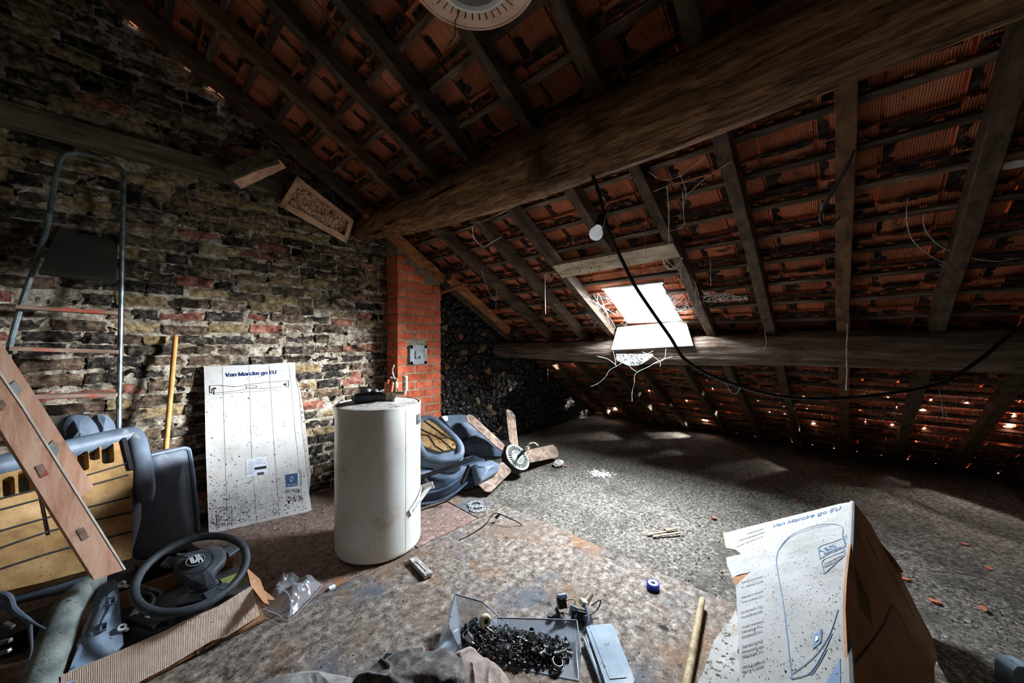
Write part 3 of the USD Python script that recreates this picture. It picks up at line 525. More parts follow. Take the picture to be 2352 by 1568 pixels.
# ---- roof window
win = thing('window_1', 'small square roof window between two rafters', 'window', RP(WU0, WY0), kind='structure')
Mf = lambda u, y, h: frame(RP(u, y, h), (CO, 0, -SI), (0, 1, 0), (SI, 0, CO))
uc, yc = (WU0 + WU1) / 2, (WY0 + WY1) / 2
obj('window_frame', cat([rboxf((.025, WY1 - WY0 + .05, .07), Mf(WU0, yc, .03)), rboxf((.025, WY1 - WY0 + .05, .07), Mf(WU1, yc, .03)), rboxf((WU1 - WU0, .025, .07), Mf(uc, WY0, .03)), rboxf((WU1 - WU0, .025, .07), Mf(uc, WY1, .03))]), FRAME, win)
obj('pane', rboxf((WU1 - WU0 - .02, WY1 - WY0 - .02, .004), Mf(uc, yc, .055), .001, 4), PANE, win)
obj('sash_bar', rboxf((.012, .012, .02), Mf(WU0 + .04, WY1 - .03, .02)), FRAME, win)
a, b, c2, d = onX(1405, 802, 3.03), onX(1590, 792, 3.03), onX(1562, 736, 3.13), onX(1416, 752, 3.13)
sp = Plane(a, b, c2)
obj('sill_board', slab(sp, [(1404, 803), (1592, 793), (1575, 737), (1418, 751)], .014, 0), SILL, kind='structure', label='bright dusty board under the roof window resting on the low purlin', category='sill')
obj('trim_1', slab(Plane(onroof(1270, 612, -.125), onroof(1560, 588, -.125), onroof(1545, 560, -.125)), [(1269, 611), (1291, 638), (1563, 590), (1545, 559)], .028, 0, rnd=.002), PLANK_G, kind='structure', label='pale dusty plank nailed across the rafters above the roof window', category='trimmer')

# ---- the log purlin across the picture and the low purlin under the window
def log(name, pts, rad, m, n=56, per=70, seed=0, **k):
    p = bez(pts, per // (len(pts) - 1)); s = np.linspace(0, 1, len(p)); r = np.interp(np.linspace(0, 1, len(p)), np.linspace(0, 1, len(rad)), rad)
    a = np.arange(n) / n * 2 * np.pi; v = []
    for q, rr in zip(p, r):
        ca = np.c_[np.cos(a), np.full(n, q[1] * .9), np.sin(a)]
        R = rr * (1 + .26 * nz(ca, 1.6, 3, seed) + .14 * nz(ca * (1, .3, 1), 5, 2, seed + 2) + .05 * nz(ca * (1, .12, 1), 13, 2, seed + 3))
        v.append(np.c_[q[0] + R * np.cos(a), np.full(n, q[1]), q[2] + R * np.sin(a)])
    k2 = len(p); f = [(i * n + j, (i + 1) * n + j, (i + 1) * n + (j + 1) % n) for i in range(k2 - 1) for j in range(n)] + [(i * n + j, (i + 1) * n + (j + 1) % n, i * n + (j + 1) % n) for i in range(k2 - 1) for j in range(n)]
    v = np.vstack(v + [p[:1], p[-1:]]); f += [(len(v) - 2, j, (j + 1) % n) for j in range(n)] + [(len(v) - 1, (k2 - 1) * n + (j + 1) % n, (k2 - 1) * n + j) for j in range(n)]
    me = T(v, f)
    if me.volume < 0: me.invert()
    return obj(name, me, m, smooth=True, **k)
log('purlin', [(1.43, -2.5, 2.22), (1.42, -1.2, 2.19), (1.42, -.3, 2.165), (1.42, .3, 2.14), (1.42, 1.1, 2.135), (1.42, 1.9, 2.155), (1.42, 2.5, 2.19), (1.44, 3.19, 2.255)], [.145, .145, .145, .145, .145, .135, .12, .095], LOG, per=210, kind='structure', label='thick bowed log beam crossing the roof from the wall to the upper right', category='beam')
log('purlin', [(3.19, -2.5, 1.20), (3.17, -.6, 1.20), (3.17, .1, 1.205), (3.17, 1.2, 1.165), (3.17, 2.2, 1.15), (3.17, 3.19, 1.15)], [.115, .115, .12, .115, .1, .085], LOG2, per=200, seed=5, kind='structure', label='low dusty purlin running below the roof window', category='beam')
gp = Plane(onY(0, 226, 3.13), onY(494, 371, 3.13), onY(624, 453, 3.13))
obj('wall_plate', bar(V(-1.0, 3.15, 2.41), V(.82, 3.15, 2.415), .08, .122, r=.008), GABLEW, kind='structure', label='old timber plank set across the upper brick gable wall', category='timber')

# ================================================================ THINGS
I3 = np.eye(3)
# ---- water heater
bc, bz = V(1.075, 2.121, 0), .87
wh = thing('water_heater', 'tall white enamel water heater cylinder standing on the floor before the brick wall', 'water heater', bc)
prof = [(0, .004), (.225, .004), (.242, .012), (.25, .03), (.25, bz - .02), (.252, bz - .012), (.251, bz), (.245, bz + .002)]
obj('tank', lathe(prof + [(.242, bz - .006), (0, bz - .006)], 72, frame(bc, (1, 0, 0), (0, 1, 0), (0, 0, 1))), ENAMEL, wh)
obj('top_cap', lathe([(0, bz - .012), (.243, bz - .012), (.243, bz - .004), (.20, bz + .004), (.07, bz + .008), (.055, bz + .016), (0, bz + .016)], 48, frame(bc, (1, 0, 0), (0, 1, 0), (0, 0, 1))), DUSTY, wh, label='dust covered top')
fw = nrm(V(-bc[0], -bc[1], 0)); sd = V(-fw[1], fw[0], 0)      # toward the eye, and to its right
def rim(ph, z, r=.25): return bc + r * (math.cos(ph) * fw + math.sin(ph) * sd) + (0, 0, z)
S1 = 1 if np.dot(sd, V(ss, -cc, 0)) > 0 else -1
obj('jacket_seam', bar(rim(S1 * .62, .03, .2498), rim(S1 * .62, bz - .015, .2498), .003, .0016, fw, .0005), ENAMEL, wh)
fl = [rim(S1 * a, .27 + .075 * (a - .95) / .6, .258) for a in np.linspace(.72, 1.35, 7)]; ext = fl[-1] + (fl[-1] - fl[-2]) * .9
brk = cat([bar(p, q, .006, .045, (0, 0, 1), .001) for p, q in zip(fl[:-1], fl[1:])] + [bar(fl[-1], fl[-1] + V(ss, -cc, .35) * .075, .006, .045, (0, 0, 1), .001), bar(fl[1], fl[-1] + V(ss, -cc, .35) * .05, .03, .005, (0, 0, 1), .001)])
obj('wall_bracket', brk, ENAMEL, wh, label='bent white steel mounting bracket')
p = rim(S1 * 1.12, .775, .252); obj('bracket_slot', bar(p - V(0, 0, .03), p + V(0, 0, .03), .05, .006, p - bc - V(0, 0, .775), .001), STEEL, wh, label='torn bracket slot')
v0 = bc + V(0, 0, bz) + .02 * sd * S1
def pp(x, y, d=2.24): return at(x, y, d)
obj('pipe', cat([tube([bc + (.04, -.03, bz + .01), bc + (.04, -.03, bz + .10)], .018, 12), tube([pp(905, 925), pp(903, 868)], .019, 12), lathe([(0, 0), (.024, 0), (.024, .012), (.016, .022), (0, .022)], 16, frame(pp(904, 926), (1, 0, 0), (0, 1, 0), (0, 0, 1)))]), BRASS, wh, label='limescaled safety valve body')
obj('valve', cat([rboxf((.07, .05, .045), frame(pp(899, 884), (1, 0, 0), (0, 1, 0), (0, 0, 1)), .008), tube([pp(893, 900), pp(908, 900)], .022, 10), tube([pp(896, 868), pp(912, 873)], .010, 10)]), BRASS, wh)
obj('lever', cat([bar(pp(884, 903, 2.19), pp(892, 872, 2.19), .018, .012), bar(pp(899, 900, 2.19), pp(902, 878, 2.19), .026, .012)]), ORANGE, wh, label='orange valve lever')
obj('tap', cat([tube([pp(905, 903), pp(928, 903), pp(930, 893)], .014, 10), tube([pp(930, 896), pp(930, 868)], .017, 10), lathe([(0, 0), (.016, 0), (.018, .006), (.014, .014), (0, .014)], 12, frame(pp(930, 868), (1, 0, 0), (0, 1, 0), (0, 0, 1)))]), BRASS, wh, label='limescaled drain tap')
obj('feeler_wire', tube(bez([pp(905, 868, 2.2), pp(901, 850, 2.2), pp(905, 838, 2.2)]), .005, 6), BRASS, wh)
# crumpled hose fittings on top
hs = thing('hose_bundle', 'crumpled dark grey plastic and metal hose fittings lying on top of the water heater', 'hose', bc + (-.07, .03, bz))
zt = bz + .012
def ht(x, y, h=.03): q = onz(x, y, bz + h); return q
obj('hose', tube(bez([ht(808, 917, .02), ht(832, 905, .05), ht(850, 897, .07), ht(872, 903, .05), ht(890, 908, .03)]), [.014 + .006 * math.sin(i) for i in range(33)], 8), STEEL, hs)
obj('sleeve', pillow([(-.09, -.03), (.09, -.035), (.095, .02), (.02, .035), (-.095, .025)], .05, .016, frame(ht(852, 912, .035), S1 * sd, -fw, (0, 0, 1)), 40, .01, .0, 1, wob=.035, seed=3), WHEEL, hs)
obj('clip', cat([loop([ht(865, 908, .035) + .016 * (math.cos(a) * S1 * sd + V(0, 0, math.sin(a))) for a in np.linspace(0, 6.28, 16, False)], .004, 6), bar(ht(818, 905, .045), ht(846, 904, .05), .02, .008), bar(ht(868, 900, .06), ht(884, 894, .06), .016, .008)]), STEEL, hs, label='shiny metal clip')

# ---- printed card leaning on the wall
A_, B_, D_, E_ = onz(480, 1225), onz(716, 1172), onY(468, 840, 3.11), onY(678, 832, 3.11)
cp = Plane(A_, B_, (D_ + E_) / 2)
card = thing('cardboard_sheet', 'flat white printed cardboard sheet leaning upright against the brick wall', 'cardboard', (A_ + B_) / 2)
obj('sheet', slab(cp, [(480, 1226), (520, 1219), (560, 1213), (605, 1203), (650, 1192), (690, 1182), (716, 1171), (708, 1120), (702, 1060), (693, 985), (686, 900), (679, 868), (678, 832), (630, 834), (602, 837), (598, 836), (560, 838), (480, 841), (468, 841), (470, 900), (472, 1020), (477, 1160)], .006), CARD, card, smooth=False)
fp = Plane(cp.at(679, 860, -.002), cp.at(712, 1150, -.002), cp.at(700, 1000) - cp.n * .05 + V(.05, .0, 0))
obj('side_flap', slab(fp, [(680, 866), (687, 900), (694, 985), (703, 1060), (710, 1130), (714, 1090), (704, 990), (692, 905), (686, 880)], .005), CARD_D, card, smooth=False)
for i, ln in enumerate(([(511, 840), (516, 1010), (523, 1215)], [(572, 836), (577, 1020), (590, 1205)], [(618, 838), (628, 1000), (642, 1190)], [(664, 836), (680, 1010), (697, 1175)])):
    obj('crease', ink(cp, ln, .002, .0002, t=.0004), CARD_D, card, smooth=False)
obj('lettering', letters(cp, 'Van Marcke go EU', (518, 865), (635, 858), bold=True), INK, card, smooth=False)
tpl = [ink(cp, [(482, 885), (482, 902), (487, 902), (487, 893), (492, 892), (492, 906)], .003), ink(cp, [(482, 886), (500, 884), (540, 888), (576, 882), (610, 878), (650, 875), (663, 873), (663, 888), (657, 888), (657, 878)], .0025), ink(cp, [(492, 902), (530, 899), (576, 892), (620, 891), (650, 888)], .002),
       ink(cp, [(566, 887), (588, 885), (590, 888), (588, 890), (567, 891), (565, 889)], .002, closed=True), ink(cp, [(492, 906), (560, 900), (640, 895)], .0012), slab(cp, [(488, 891), (495, 889), (497, 893), (490, 894)], .0006, .0018), slab(cp, [(651, 881), (657, 880), (658, 884), (653, 885)], .0006, .0018)]
obj('hanger_drawing', cat(tpl), INK_K, card, smooth=False)
lab = obj('sticker', slab(cp, [(565, 1056), (612, 1048), (614, 1088), (566, 1095)], .0007, .0012), STICK, card, label='white and blue paper sticker', smooth=False)
bars = [slab(cp, [(585, 1073 + .0), (612, 1069), (612, 1075), (585, 1079)], .0005, .002)]
bars += [ink(cp, [(592 + 2.0 * k, 1085 - .3 * k), (592 + 2 * k, 1091 - .3 * k)], .0016 if k % 3 else .003, .0018) for k in range(8)]
bars += [ink(cp, [(569, 1060 + 3.4 * k), (582 + (k * 37 % 5), 1058 + 3.4 * k)], .0014, .0018) for k in range(9)] + [ink(cp, [(586, 1056 + 3.2 * k), (608 - (k * 53 % 7), 1053 + 3.2 * k)], .0014, .0018) for k in range(4)]
obj('label_print', cat(bars), INK_K, lab, smooth=False)
lg = obj('logo', slab(cp, [(655, 1090), (683, 1086), (683, 1115), (657, 1118)], .0007, .0012), INK_B, card, label='blue printed logo box', smooth=False)
obj('logo_edge', ink(cp, [(683, 1086), (692, 1085), (693, 1111), (684, 1114)], .0015, .0016, closed=True), INK_B, lg, smooth=False)
obj('logo_sign', cat([ink(cp, [(670, 1094), (673, 1097), (672, 1102), (668, 1106), (666, 1102), (667, 1096)], .0035, .0022, closed=True), letters(cp, 'Van Marcke', (659, 1115), (681, 1112), off=.0022)]), STICK, lg, smooth=False)
ic = []
for r in range(2):
    for k in range(3):
        x, y = 662 + 12 * k + 1.5 * r, 1129 + 15 * r - 1.2 * k
        ic.append(ink(cp, [(x - 4.5, y - 5), (x + 4.5, y - 5.6), (x + 4.5, y + 4.6), (x - 4.5, y + 5)], .0012, closed=True))
        ic.append(slab(cp, {0: [(x - 3, y), (x, y - 3), (x + 3, y)], 1: [(x - 3, y - 3), (x + 3, y - 3), (x, y + 1)], 2: [(x, y - 3), (x + 3, y), (x + 1, y), (x + 1, y + 3), (x - 1, y + 3), (x - 1, y), (x - 3, y)]}[k if r == 0 else (k + 1) % 3], .0005, .0018))
ic += [letters(cp, 'CE', (686, 1150), (698, 1148), off=.0016), ink(cp, [(676, 1146), (680, 1151), (672, 1152)], .0016, closed=True), slab(cp, [(661, 1150), (667, 1149), (665, 1156), (662, 1156)], .0005, .0016)]
obj('handling_symbols', cat(ic), INK_K, card, smooth=False)
bo = [ink(cp, [(500, 1218), (498, 1172), (502, 1166), (530, 1163), (534, 1168), (533, 1208)], .0016), ink(cp, [(505, 1212), (504, 1176), (508, 1171), (526, 1169), (528, 1205)], .0012), ink(cp, [(553, 1160), (565, 1154), (577, 1158), (566, 1164)], .0012, closed=True), ink(cp, [(553, 1160), (556, 1175), (572, 1177), (577, 1158)], .0012)]
bo += [ink(cp, [(584, 1158 + 4 * k - .0), (616 - (k * 13 % 9), 1153 + 4 * k)], .0011) for k in range(4)]
obj('instruction_drawing', cat(bo), INK_G, card, smooth=False)

# ---- broom stick on the wall
bt, bb = onY(403, 776, 3.15), onY(381, 1030, 3.04); bb = bb + (bb - bt) * (bb[2] - .004) / (bt[2] - bb[2])
bs_ = thing('broom_handle', 'yellow wooden broom handle leaning against the sooty brick wall', 'handle', bb)
obj('stick', tube([bt + (bb - bt) * t for t in np.linspace(0, 1, 12)], .0135, 12), BROOM, bs_)
obj('end_cap', lathe([(0, -.004), (.0136, -.004), (.0136, .006), (.009, .016), (0, .018)], 12, frame(bt, *axes(bt - bb))), BROOM, bs_)

# ---- metal step ladder against the wall
lad = thing('step_ladder', 'grey metal tube step ladder with wooden treads leaning on the gable wall', 'ladder', (-.2, 3.0, 0))
def lp(x, y): z = 1.25; Y = 3.135; p = onY(x, y, Y); return onY(x, y, Y - .10 * max(0, 2.25 - p[2]) / 1.0)
Lr = [lp(*q) for q in ((8, 880), (24, 790), (52, 690), (80, 610), (108, 520), (124, 430), (133, 378), (142, 360), (158, 352))]
Rr = [lp(*q) for q in ((200, 354), (240, 369), (272, 384), (283, 400), (284, 430), (281, 560), (278, 700), (275, 850), (273, 965))]
Rr.append(V(Rr[-1][0], Rr[-1][1] - .04, .02)); Lr.insert(0, V(Lr[0][0] - .10, Lr[0][1] - .07, .02))
obj('tube_frame', tube(bez(Lr + Rr, 5), .0115, 10), LADM, lad)
for x0, y0, x1, y1 in ((40, 706, 270, 720), (26, 800, 272, 808), (84, 909, 270, 904)):
    a, b = lp(x0, y0), lp(x1, y1); obj('tread', bar(a - V(0, .03, 0), b - V(0, .03, 0), .085, .02), TREADW, lad)
lpl = Plane(lp(132, 530) + (0, .02, .0), lp(268, 549) + (0, .02, 0), lp(88, 626) - (0, .10, 0))
obj('platform', slab(lpl, [(133, 528), (271, 549), (265, 647), (88, 626)], .015, rnd=.004), LADP, lad, label='dark folded ladder platform')

# ---- wooden ladder rails slanting through the left corner
rl = thing('wooden_ladder', 'end of an orange wooden ladder slanting across the left corner before the car seats', 'ladder', (-.05, 2.15, 0))
r0, r1 = onY(215, 1332, 2.06), onY(286, 1306, 2.10); t0 = onY(0, 985, 1.88); t1 = onY(0, 858, 1.92)
rp = Plane(r0, r1, (t0 + t1) / 2)
t_ext = [(-190, 690), (-190, 545)]
obj('rail', slab(rp, [(217, 1331), (285, 1309), (50, 935), (0, 862), (-95, 716), (-110, 820), (0, 985)], .028, rnd=.002), RAILW, rl, label='near rail')
for q in ([(80, 1071), (98, 1065), (112, 1089), (94, 1097)], [(175, 1217), (191, 1210), (205, 1232), (189, 1242)], [(-6, 928), (6, 918), (14, 930), (4, 944)]):
    obj('tread_tenon', slab(rp, q, .012, .0025), TREADW, rl)
obj('rail_edge', slab(rp, [(285, 1309), (50, 935), (0, 862), (-95, 716), (-92, 712), (4, 858), (54, 931), (289, 1306)], .03, .002), SILL, rl, label='pale worn rail edge', smooth=False)
rp2 = Plane(rp.o - .12 * rp.n, rp.o + rp.ex - .12 * rp.n, rp.o + rp.ey - .12 * rp.n)
obj('rail', slab(rp2, [(184, 1143), (216, 1118), (100, 935), (0, 782), (-100, 628), (-130, 690), (0, 880)], .026, rnd=.002), RAILW, rl, label='far rail')
for q in ([(104, 1028), (120, 1011), (136, 1033), (126, 1052)], [(16, 886), (34, 874), (50, 896), (38, 908)]):
    obj('metal_plate', slab(rp2, q, .004, .004), GALV, rl)
for x, y in ((152, 1128), (30, 946)):
    a = rp.at(x, y, -.03); obj('rung', bar(a, a - .08 * rp.n, .03, .05, rp.ey), TREADW, rl)

# ---- car seats on the left
def px3(pl, pts): return pl.px(pts)
st = thing('car_seat_cushion', 'blue grey car seat back with its yellow foam rear showing, beside the wooden ladder', 'car seat', (-.15, 2.6, 0))
q0, q1, q2 = onY(0, 1150, 2.42), onY(340, 1085, 2.60), onY(200, 1005, 2.68)
sp2 = Plane(q0, q1, q2)
PM = lambda pl, off=0.0: frame(pl.o + off * pl.n, pl.ex, pl.ey, pl.n)
outl = [(-140, 1100), (0, 1062), (160, 1022), (290, 985), (315, 990), (330, 1030), (345, 1110), (345, 1180), (310, 1300), (100, 1345), (-140, 1400)]
obj('seat_shell', pillow(sp2.px(outl), .13, .05, PM(sp2, -.10), 72, .02, .05), LEATH, st)
bord = [(-130, 1098), (0, 1068), (160, 1028), (285, 1000), (308, 1002), (320, 1040), (332, 1110), (340, 1150)]
obj('bolster', tube(bez([sp2.at(x, y, -.01) for x, y in bord], 5), [.045] * 30 + [.043, .041, .038, .034, .028, .02], 14), LEATH, st, label='rolled leather edge')
# foam with hollows
fo = Polygon(sp2.px([(-130, 1130), (0, 1093), (165, 1052), (268, 1012), (285, 1030), (292, 1080), (302, 1085), (300, 1150), (300, 1285), (100, 1340), (-130, 1395)])).buffer(-.01).buffer(.01)
hol = []
for cx_, cy_, w_, h_ in ((15, 1122, 14, 34), (55, 1110, 18, 40), (186, 1062, 13, 34), (212, 1044, 12, 24), (243, 1045, 14, 34), (-40, 1140, 16, 36)):
    c = sp2.px([(cx_ - w_, cy_ - h_ * .6), (cx_ + w_, cy_ - h_ * .75), (cx_ + w_ + 2, cy_ + h_ * .6), (cx_ - w_ + 2, cy_ + h_ * .75)]); hol.append(Polygon(c).buffer(-.012).buffer(.012, 6))
f2 = fo
for h in hol: f2 = f2.difference(h)
foam = obj('foam_pad', polyx(f2, .06, PM(sp2, -.045)), FOAM, st, smooth=False)
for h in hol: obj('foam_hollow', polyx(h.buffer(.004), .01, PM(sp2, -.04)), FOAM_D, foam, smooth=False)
for ln in ([(-130, 1180), (85, 1128), (290, 1068)], [(-130, 1210), (85, 1152), (290, 1095)], [(-130, 1262), (100, 1195), (296, 1145)], [(-130, 1310), (110, 1225), (296, 1180)], [(-130, 1355), (110, 1275), (298, 1225)]):
    obj('frame_wire', tube(bez([sp2.at(x, y, .018) for x, y in ln], 6), .004, 6), DARK, st)
obj('frame_post', bar(sp2.at(276, 1003, .02), sp2.at(296, 1085, .02), .022, .012, sp2.n), DARK, st, label='black seat frame')
obj('frame_post', bar(sp2.at(85, 1120, .02), sp2.at(108, 1235, .02), .006, .006, sp2.n), DARK, st)
for i, (pts, Y) in enumerate((([(125, 985), (140, 962), (165, 953), (205, 956), (222, 975), (232, 1000), (220, 1040), (140, 1050)], 2.80), ([(200, 975), (215, 953), (245, 953), (262, 968), (268, 990), (262, 1030), (215, 1040)], 2.90))):
    hpn = Plane(onY(125, 1000, Y), onY(260, 1000, Y), onY(180, 955, Y + .05))
    hr = thing('head_restraint', ['rounded blue grey car head restraint behind the foam seat back, nearer of two', 'rounded blue grey car head restraint behind the foam seat back, farther of two'][i], 'head restraint', onY(180, 1045, Y))
    pl_ = obj('head_pad', pillow(hpn.px(pts), .11, .05, PM(hpn), 56, .02, .02), LEATH, hr)
    for k in (-1, 1): a = hpn.at(180 + 30 * i + 18 * k, 1030); obj('steel_post', tube([a, V(a[0], a[1], .55)], .006, 8), STEEL, hr)
s2 = thing('car_seat_cushion', 'plain blue grey car seat back panel standing between the foam seat and the cardboard', 'car seat', (.2, 2.75, 0))
k0, k1, k2 = onY(335, 1150, 2.72), onY(450, 1200, 2.78), onY(430, 1025, 2.86); kp = Plane(k0, k1, k2)
obj('back_panel', pillow(kp.px([(338, 1040), (380, 1032), (425, 1022), (438, 1028), (444, 1080), (452, 1160), (457, 1222), (440, 1262), (330, 1290), (300, 1240), (310, 1100)]), .12, .045, PM(kp, -.05), 64, .035, .01), LEATH, s2)
obj('panel_edge', tube(bez([kp.at(x, y, .0) for x, y in ((345, 1046), (390, 1036), (428, 1030), (437, 1050), (445, 1110), (452, 1180), (455, 1220))], 6), .012, 8), LEATH, s2)
obj('seat_foot', bar(V(.05, 2.72, .03), V(.28, 2.78, .03), .12, .06), DARK, s2)
obj('seat_foot', bar(V(-.35, 2.5, .04), V(.05, 2.6, .04), .15, .08), DARK, st)

# ---- brown carton with car parts, lower left
cb = thing('carton', 'torn open brown cardboard carton holding car parts in the lower left corner', 'carton', (.15, 2.1, 0))
wp = Plane(onY(150, 1548, 1.90), onY(598, 1340, 1.90), onY(380, 1560, 1.86))
obj('front_wall', slab(wp, [(140, 1552), (240, 1510), (372, 1452), (420, 1428), (500, 1393), (560, 1356), (578, 1345), (588, 1378), (598, 1412), (520, 1462), (488, 1470), (385, 1532), (330, 1560), (265, 1600), (140, 1620)], .006), KRAFT_L, cb, smooth=False)
lp2 = Plane(V(.44, 1.87, .0), V(0, 1.88, 0), V(.42, 1.905, .14))
obj('lower_flap', slab(lp2, [(590, 1378), (600, 1412), (560, 1440), (470, 1492), (330, 1568), (250, 1612), (250, 1560), (420, 1470)], .005), KRAFT, cb, smooth=False)
obj('lettering', cat([letters(lp2, 'CE', (446, 1508), (484, 1486), off=.0014, bold=True), ink(lp2, [(500, 1478), (512, 1466), (526, 1460), (530, 1466), (520, 1476), (506, 1484)], .003, closed=True), letters(lp2, 'RU', (506, 1480), (524, 1468), off=.0014)]), INK_K, cb, smooth=False)
obj('side_wall', slab(Plane(V(.42, 1.91, 0), V(.46, 2.3, 0), V(.43, 2.0, .2)), [(600, 1412), (578, 1342), (562, 1300), (545, 1270), (548, 1330)], .006), KRAFT, cb, smooth=False)
for k, q in enumerate(([(576, 1344), (566, 1302), (598, 1330), (618, 1388), (606, 1384)], [(578, 1345), (604, 1352), (628, 1372), (632, 1378), (610, 1376), (596, 1366)])):
    obj('torn_flap', slab(Plane(V(.43, 1.93, .14), V(.47, 2.1, .16 + .06 * k), V(.52, 1.92, .06)), q, .004), KRAFT, cb, smooth=False)
obj('carton_bottom', boxm((.15, 2.1, .006), (.56, .4, .01)), KRAFT, cb, smooth=False)
obj('back_wall', boxm((.12, 2.32, .08), (.52, .006, .15)), KRAFT, cb, smooth=False)
obj('inner_wall', boxm((-.16, 2.1, .07), (.006, .4, .13)), KRAFT, cb, smooth=False)
# the black parts in the carton
bp = thing('trim_parts', 'heap of black plastic car trim parts filling the brown carton', 'car parts', (.15, 2.1, .0))
obj('trim_tray', pillow([(-.26, -.16), (.25, -.17), (.25, .17), (-.26, .17)], .10, .02, frame(V(.15, 2.1, .065), (1, 0, 0), (0, 1, 0), (0, 0, 1)), 48, .02, 0, 1, wob=.04, seed=8), DARK, bp)
for x, y, x1, y1, w in ((320, 1348, 370, 1362, .02), (318, 1362, 345, 1372, .012), (410, 1390, 500, 1372, .025), (300, 1420, 360, 1440, .03), (330, 1440, 390, 1428, .016), (440, 1345, 520, 1330, .03)):
    obj('trim_piece', bar(onz(x, y, .15), onz(x1, y1, .155), w, .02), DARK if w != .02 else STEEL, bp)
obj('hose_piece', tube(bez([onz(x, y, .15) for x, y in ((320, 1358), (342, 1362), (352, 1376), (346, 1392))]), .009, 8), LEATH, bp)
for x, y in ((310, 1408), (316, 1398), (332, 1420)): obj('clip', rboxf((.03, .012, .012), frame(onz(x, y, .15), nrm(V(1, .6, 0)), nrm(V(-.6, 1, 0)), (0, 0, 1)), .002), STICK, bp)
bk = thing('booklet', 'yellow green printed booklet stuck in the carton behind the steering wheel rim', 'booklet', onz(540, 1330, .18))
bpl = Plane(onz(510, 1345, .17), onz(580, 1340, .17), onz(560, 1312, .20))
obj('cover', slab(bpl, [(505, 1330), (560, 1310), (585, 1330), (580, 1338), (540, 1356), (520, 1352)], .006), LEAF, bk, smooth=False)
obj('page_edge', slab(bpl, [(541, 1357), (584, 1338), (583, 1333), (539, 1352)], .005, .002), STICK, bk, smooth=False)
# ---- steering wheel
wc, wn = V(.204, 2.037, .272), nrm(V(.011, -.426, 1)); w1 = nrm(np.cross((0, 1, 0), wn)); w2 = np.cross(wn, w1)
sw = thing('steering_wheel', 'black car steering wheel with a silver badge lying on the brown carton', 'steering wheel', wc - V(0, 0, .1))
wpl = Plane(wc, wc + w1, wc + w2)
ring = [wc + .178 * (math.cos(a) * w1 + math.sin(a) * w2) for a in np.linspace(0, 2 * np.pi, 64, False)]
obj('rim', loop(ring, .0155, 14), WHEEL, sw)
wq = Plane(wc + .012 * wn, wc + w1 + .012 * wn, wc + w2 + .012 * wn)
hubq = [(402, 1275), (420, 1276), (455, 1268), (490, 1258), (510, 1260), (521, 1275), (519, 1292), (508, 1303), (494, 1318), (492, 1330), (508, 1340), (490, 1352), (468, 1361), (450, 1350), (425, 1340), (405, 1325), (398, 1305)]
obj('hub_cover', pillow(wq.px(hubq), .045, .016, PM(wq), 64, .012, 0, 1), WHEEL, sw)
for a, b, w in (((515, 1272), (545, 1252), .05), ((405, 1290), (376, 1285), .045), ((480, 1352), (500, 1372), .06), ((500, 1345), (530, 1350), .04)):
    obj('spoke', bar(wq.at(*a, -.005), wq.at(*b, -.012), w, .022, wn, .006), WHEEL, sw)
obj('hub_ring', ink(wq, [(448 + 43 * math.cos(a) + 4 * math.sin(a), 1303 + 26 * math.sin(a) - 12 * math.cos(a)) for a in np.linspace(0, 6.28, 40, False)], .0022, .034, True, .0015), RUBBER, sw)
bd = obj('badge', cat([polyx(Polygon(wq.px([(447 + 23 * math.cos(a), 1302 + 13.5 * math.sin(a) - 6 * math.cos(a)) for a in np.linspace(0, 6.28, 32, False)])), .003, PM(wq, .0335))]), RUBBER, sw, label='oval badge')
obj('badge_sign', cat([slab(wq, q, .002, .039) for q in ([(433, 1298), (442, 1294), (446, 1303), (449, 1298), (445, 1291), (449, 1289), (455, 1300), (449, 1308), (438, 1310)], [(449, 1290), (455, 1287), (464, 1296), (466, 1303), (462, 1305), (460, 1300), (456, 1302), (458, 1306), (454, 1308), (452, 1300)])] + [ink(wq, [(447 + 21.5 * math.cos(a), 1302 + 12.4 * math.sin(a) - 5.6 * math.cos(a)) for a in np.linspace(0, 6.28, 32, False)], .0016, .0375, True, .0015)]), CHROME, bd, smooth=False)
dots = [(462 + 6.5 * k + 2.5 * r, 1352 - 3.3 * k + 4.2 * r) for r in range(3) for k in range(5)]
obj('speaker_holes', cat([lathe([(0, 0), (.0024, 0), (.0024, .0012), (0, .0012)], 8, PM(Plane(wq.at(x, y, .021), wq.at(x, y, .021) + wq.ex, wq.at(x, y, .021) + wq.ey))) for x, y in dots]), RUBBER, sw)
# ---- grey blue inner door panel at the very left
dp = thing('car_trim_panel', 'grey blue ribbed plastic back of a car trim panel propped in the lower left corner', 'car panel', (-.1, 2.0, 0))
d0, d1, d2 = onz(150, 1568, .12), onz(275, 1470, .14), onz(270, 1340, .26); dpl = Plane(d0, d1, d2)
obj('panel', slab(dpl, [(145, 1580), (165, 1520), (180, 1470), (208, 1400), (222, 1362), (232, 1345), (262, 1328), (272, 1340), (276, 1400), (284, 1480), (262, 1500), (200, 1540), (155, 1575)], .012, rnd=.004), PANEL, dp, smooth=False)
obj('padded_edge', tube(bez([dpl.at(x, y, -.02) for x, y in ((65, 1640), (95, 1560), (120, 1490), (150, 1410), (185, 1355), (215, 1338), (245, 1330))], 6), [.05] * 20 + list(np.linspace(.05, .03, 17)), 12), PANEL_G, dp, label='grey fabric edge')
for q in ([(188, 1460), (206, 1412), (214, 1412), (196, 1458)], [(200, 1456), (222, 1400), (240, 1396), (222, 1448)], [(158, 1540), (182, 1480), (190, 1490), (172, 1534)], [(228, 1440), (262, 1378), (268, 1380), (240, 1452)], [(236, 1350), (262, 1332), (268, 1345), (246, 1372)]):
    obj('rib', slab(dpl, q, .014, .010, rnd=.002), PANEL, dp)
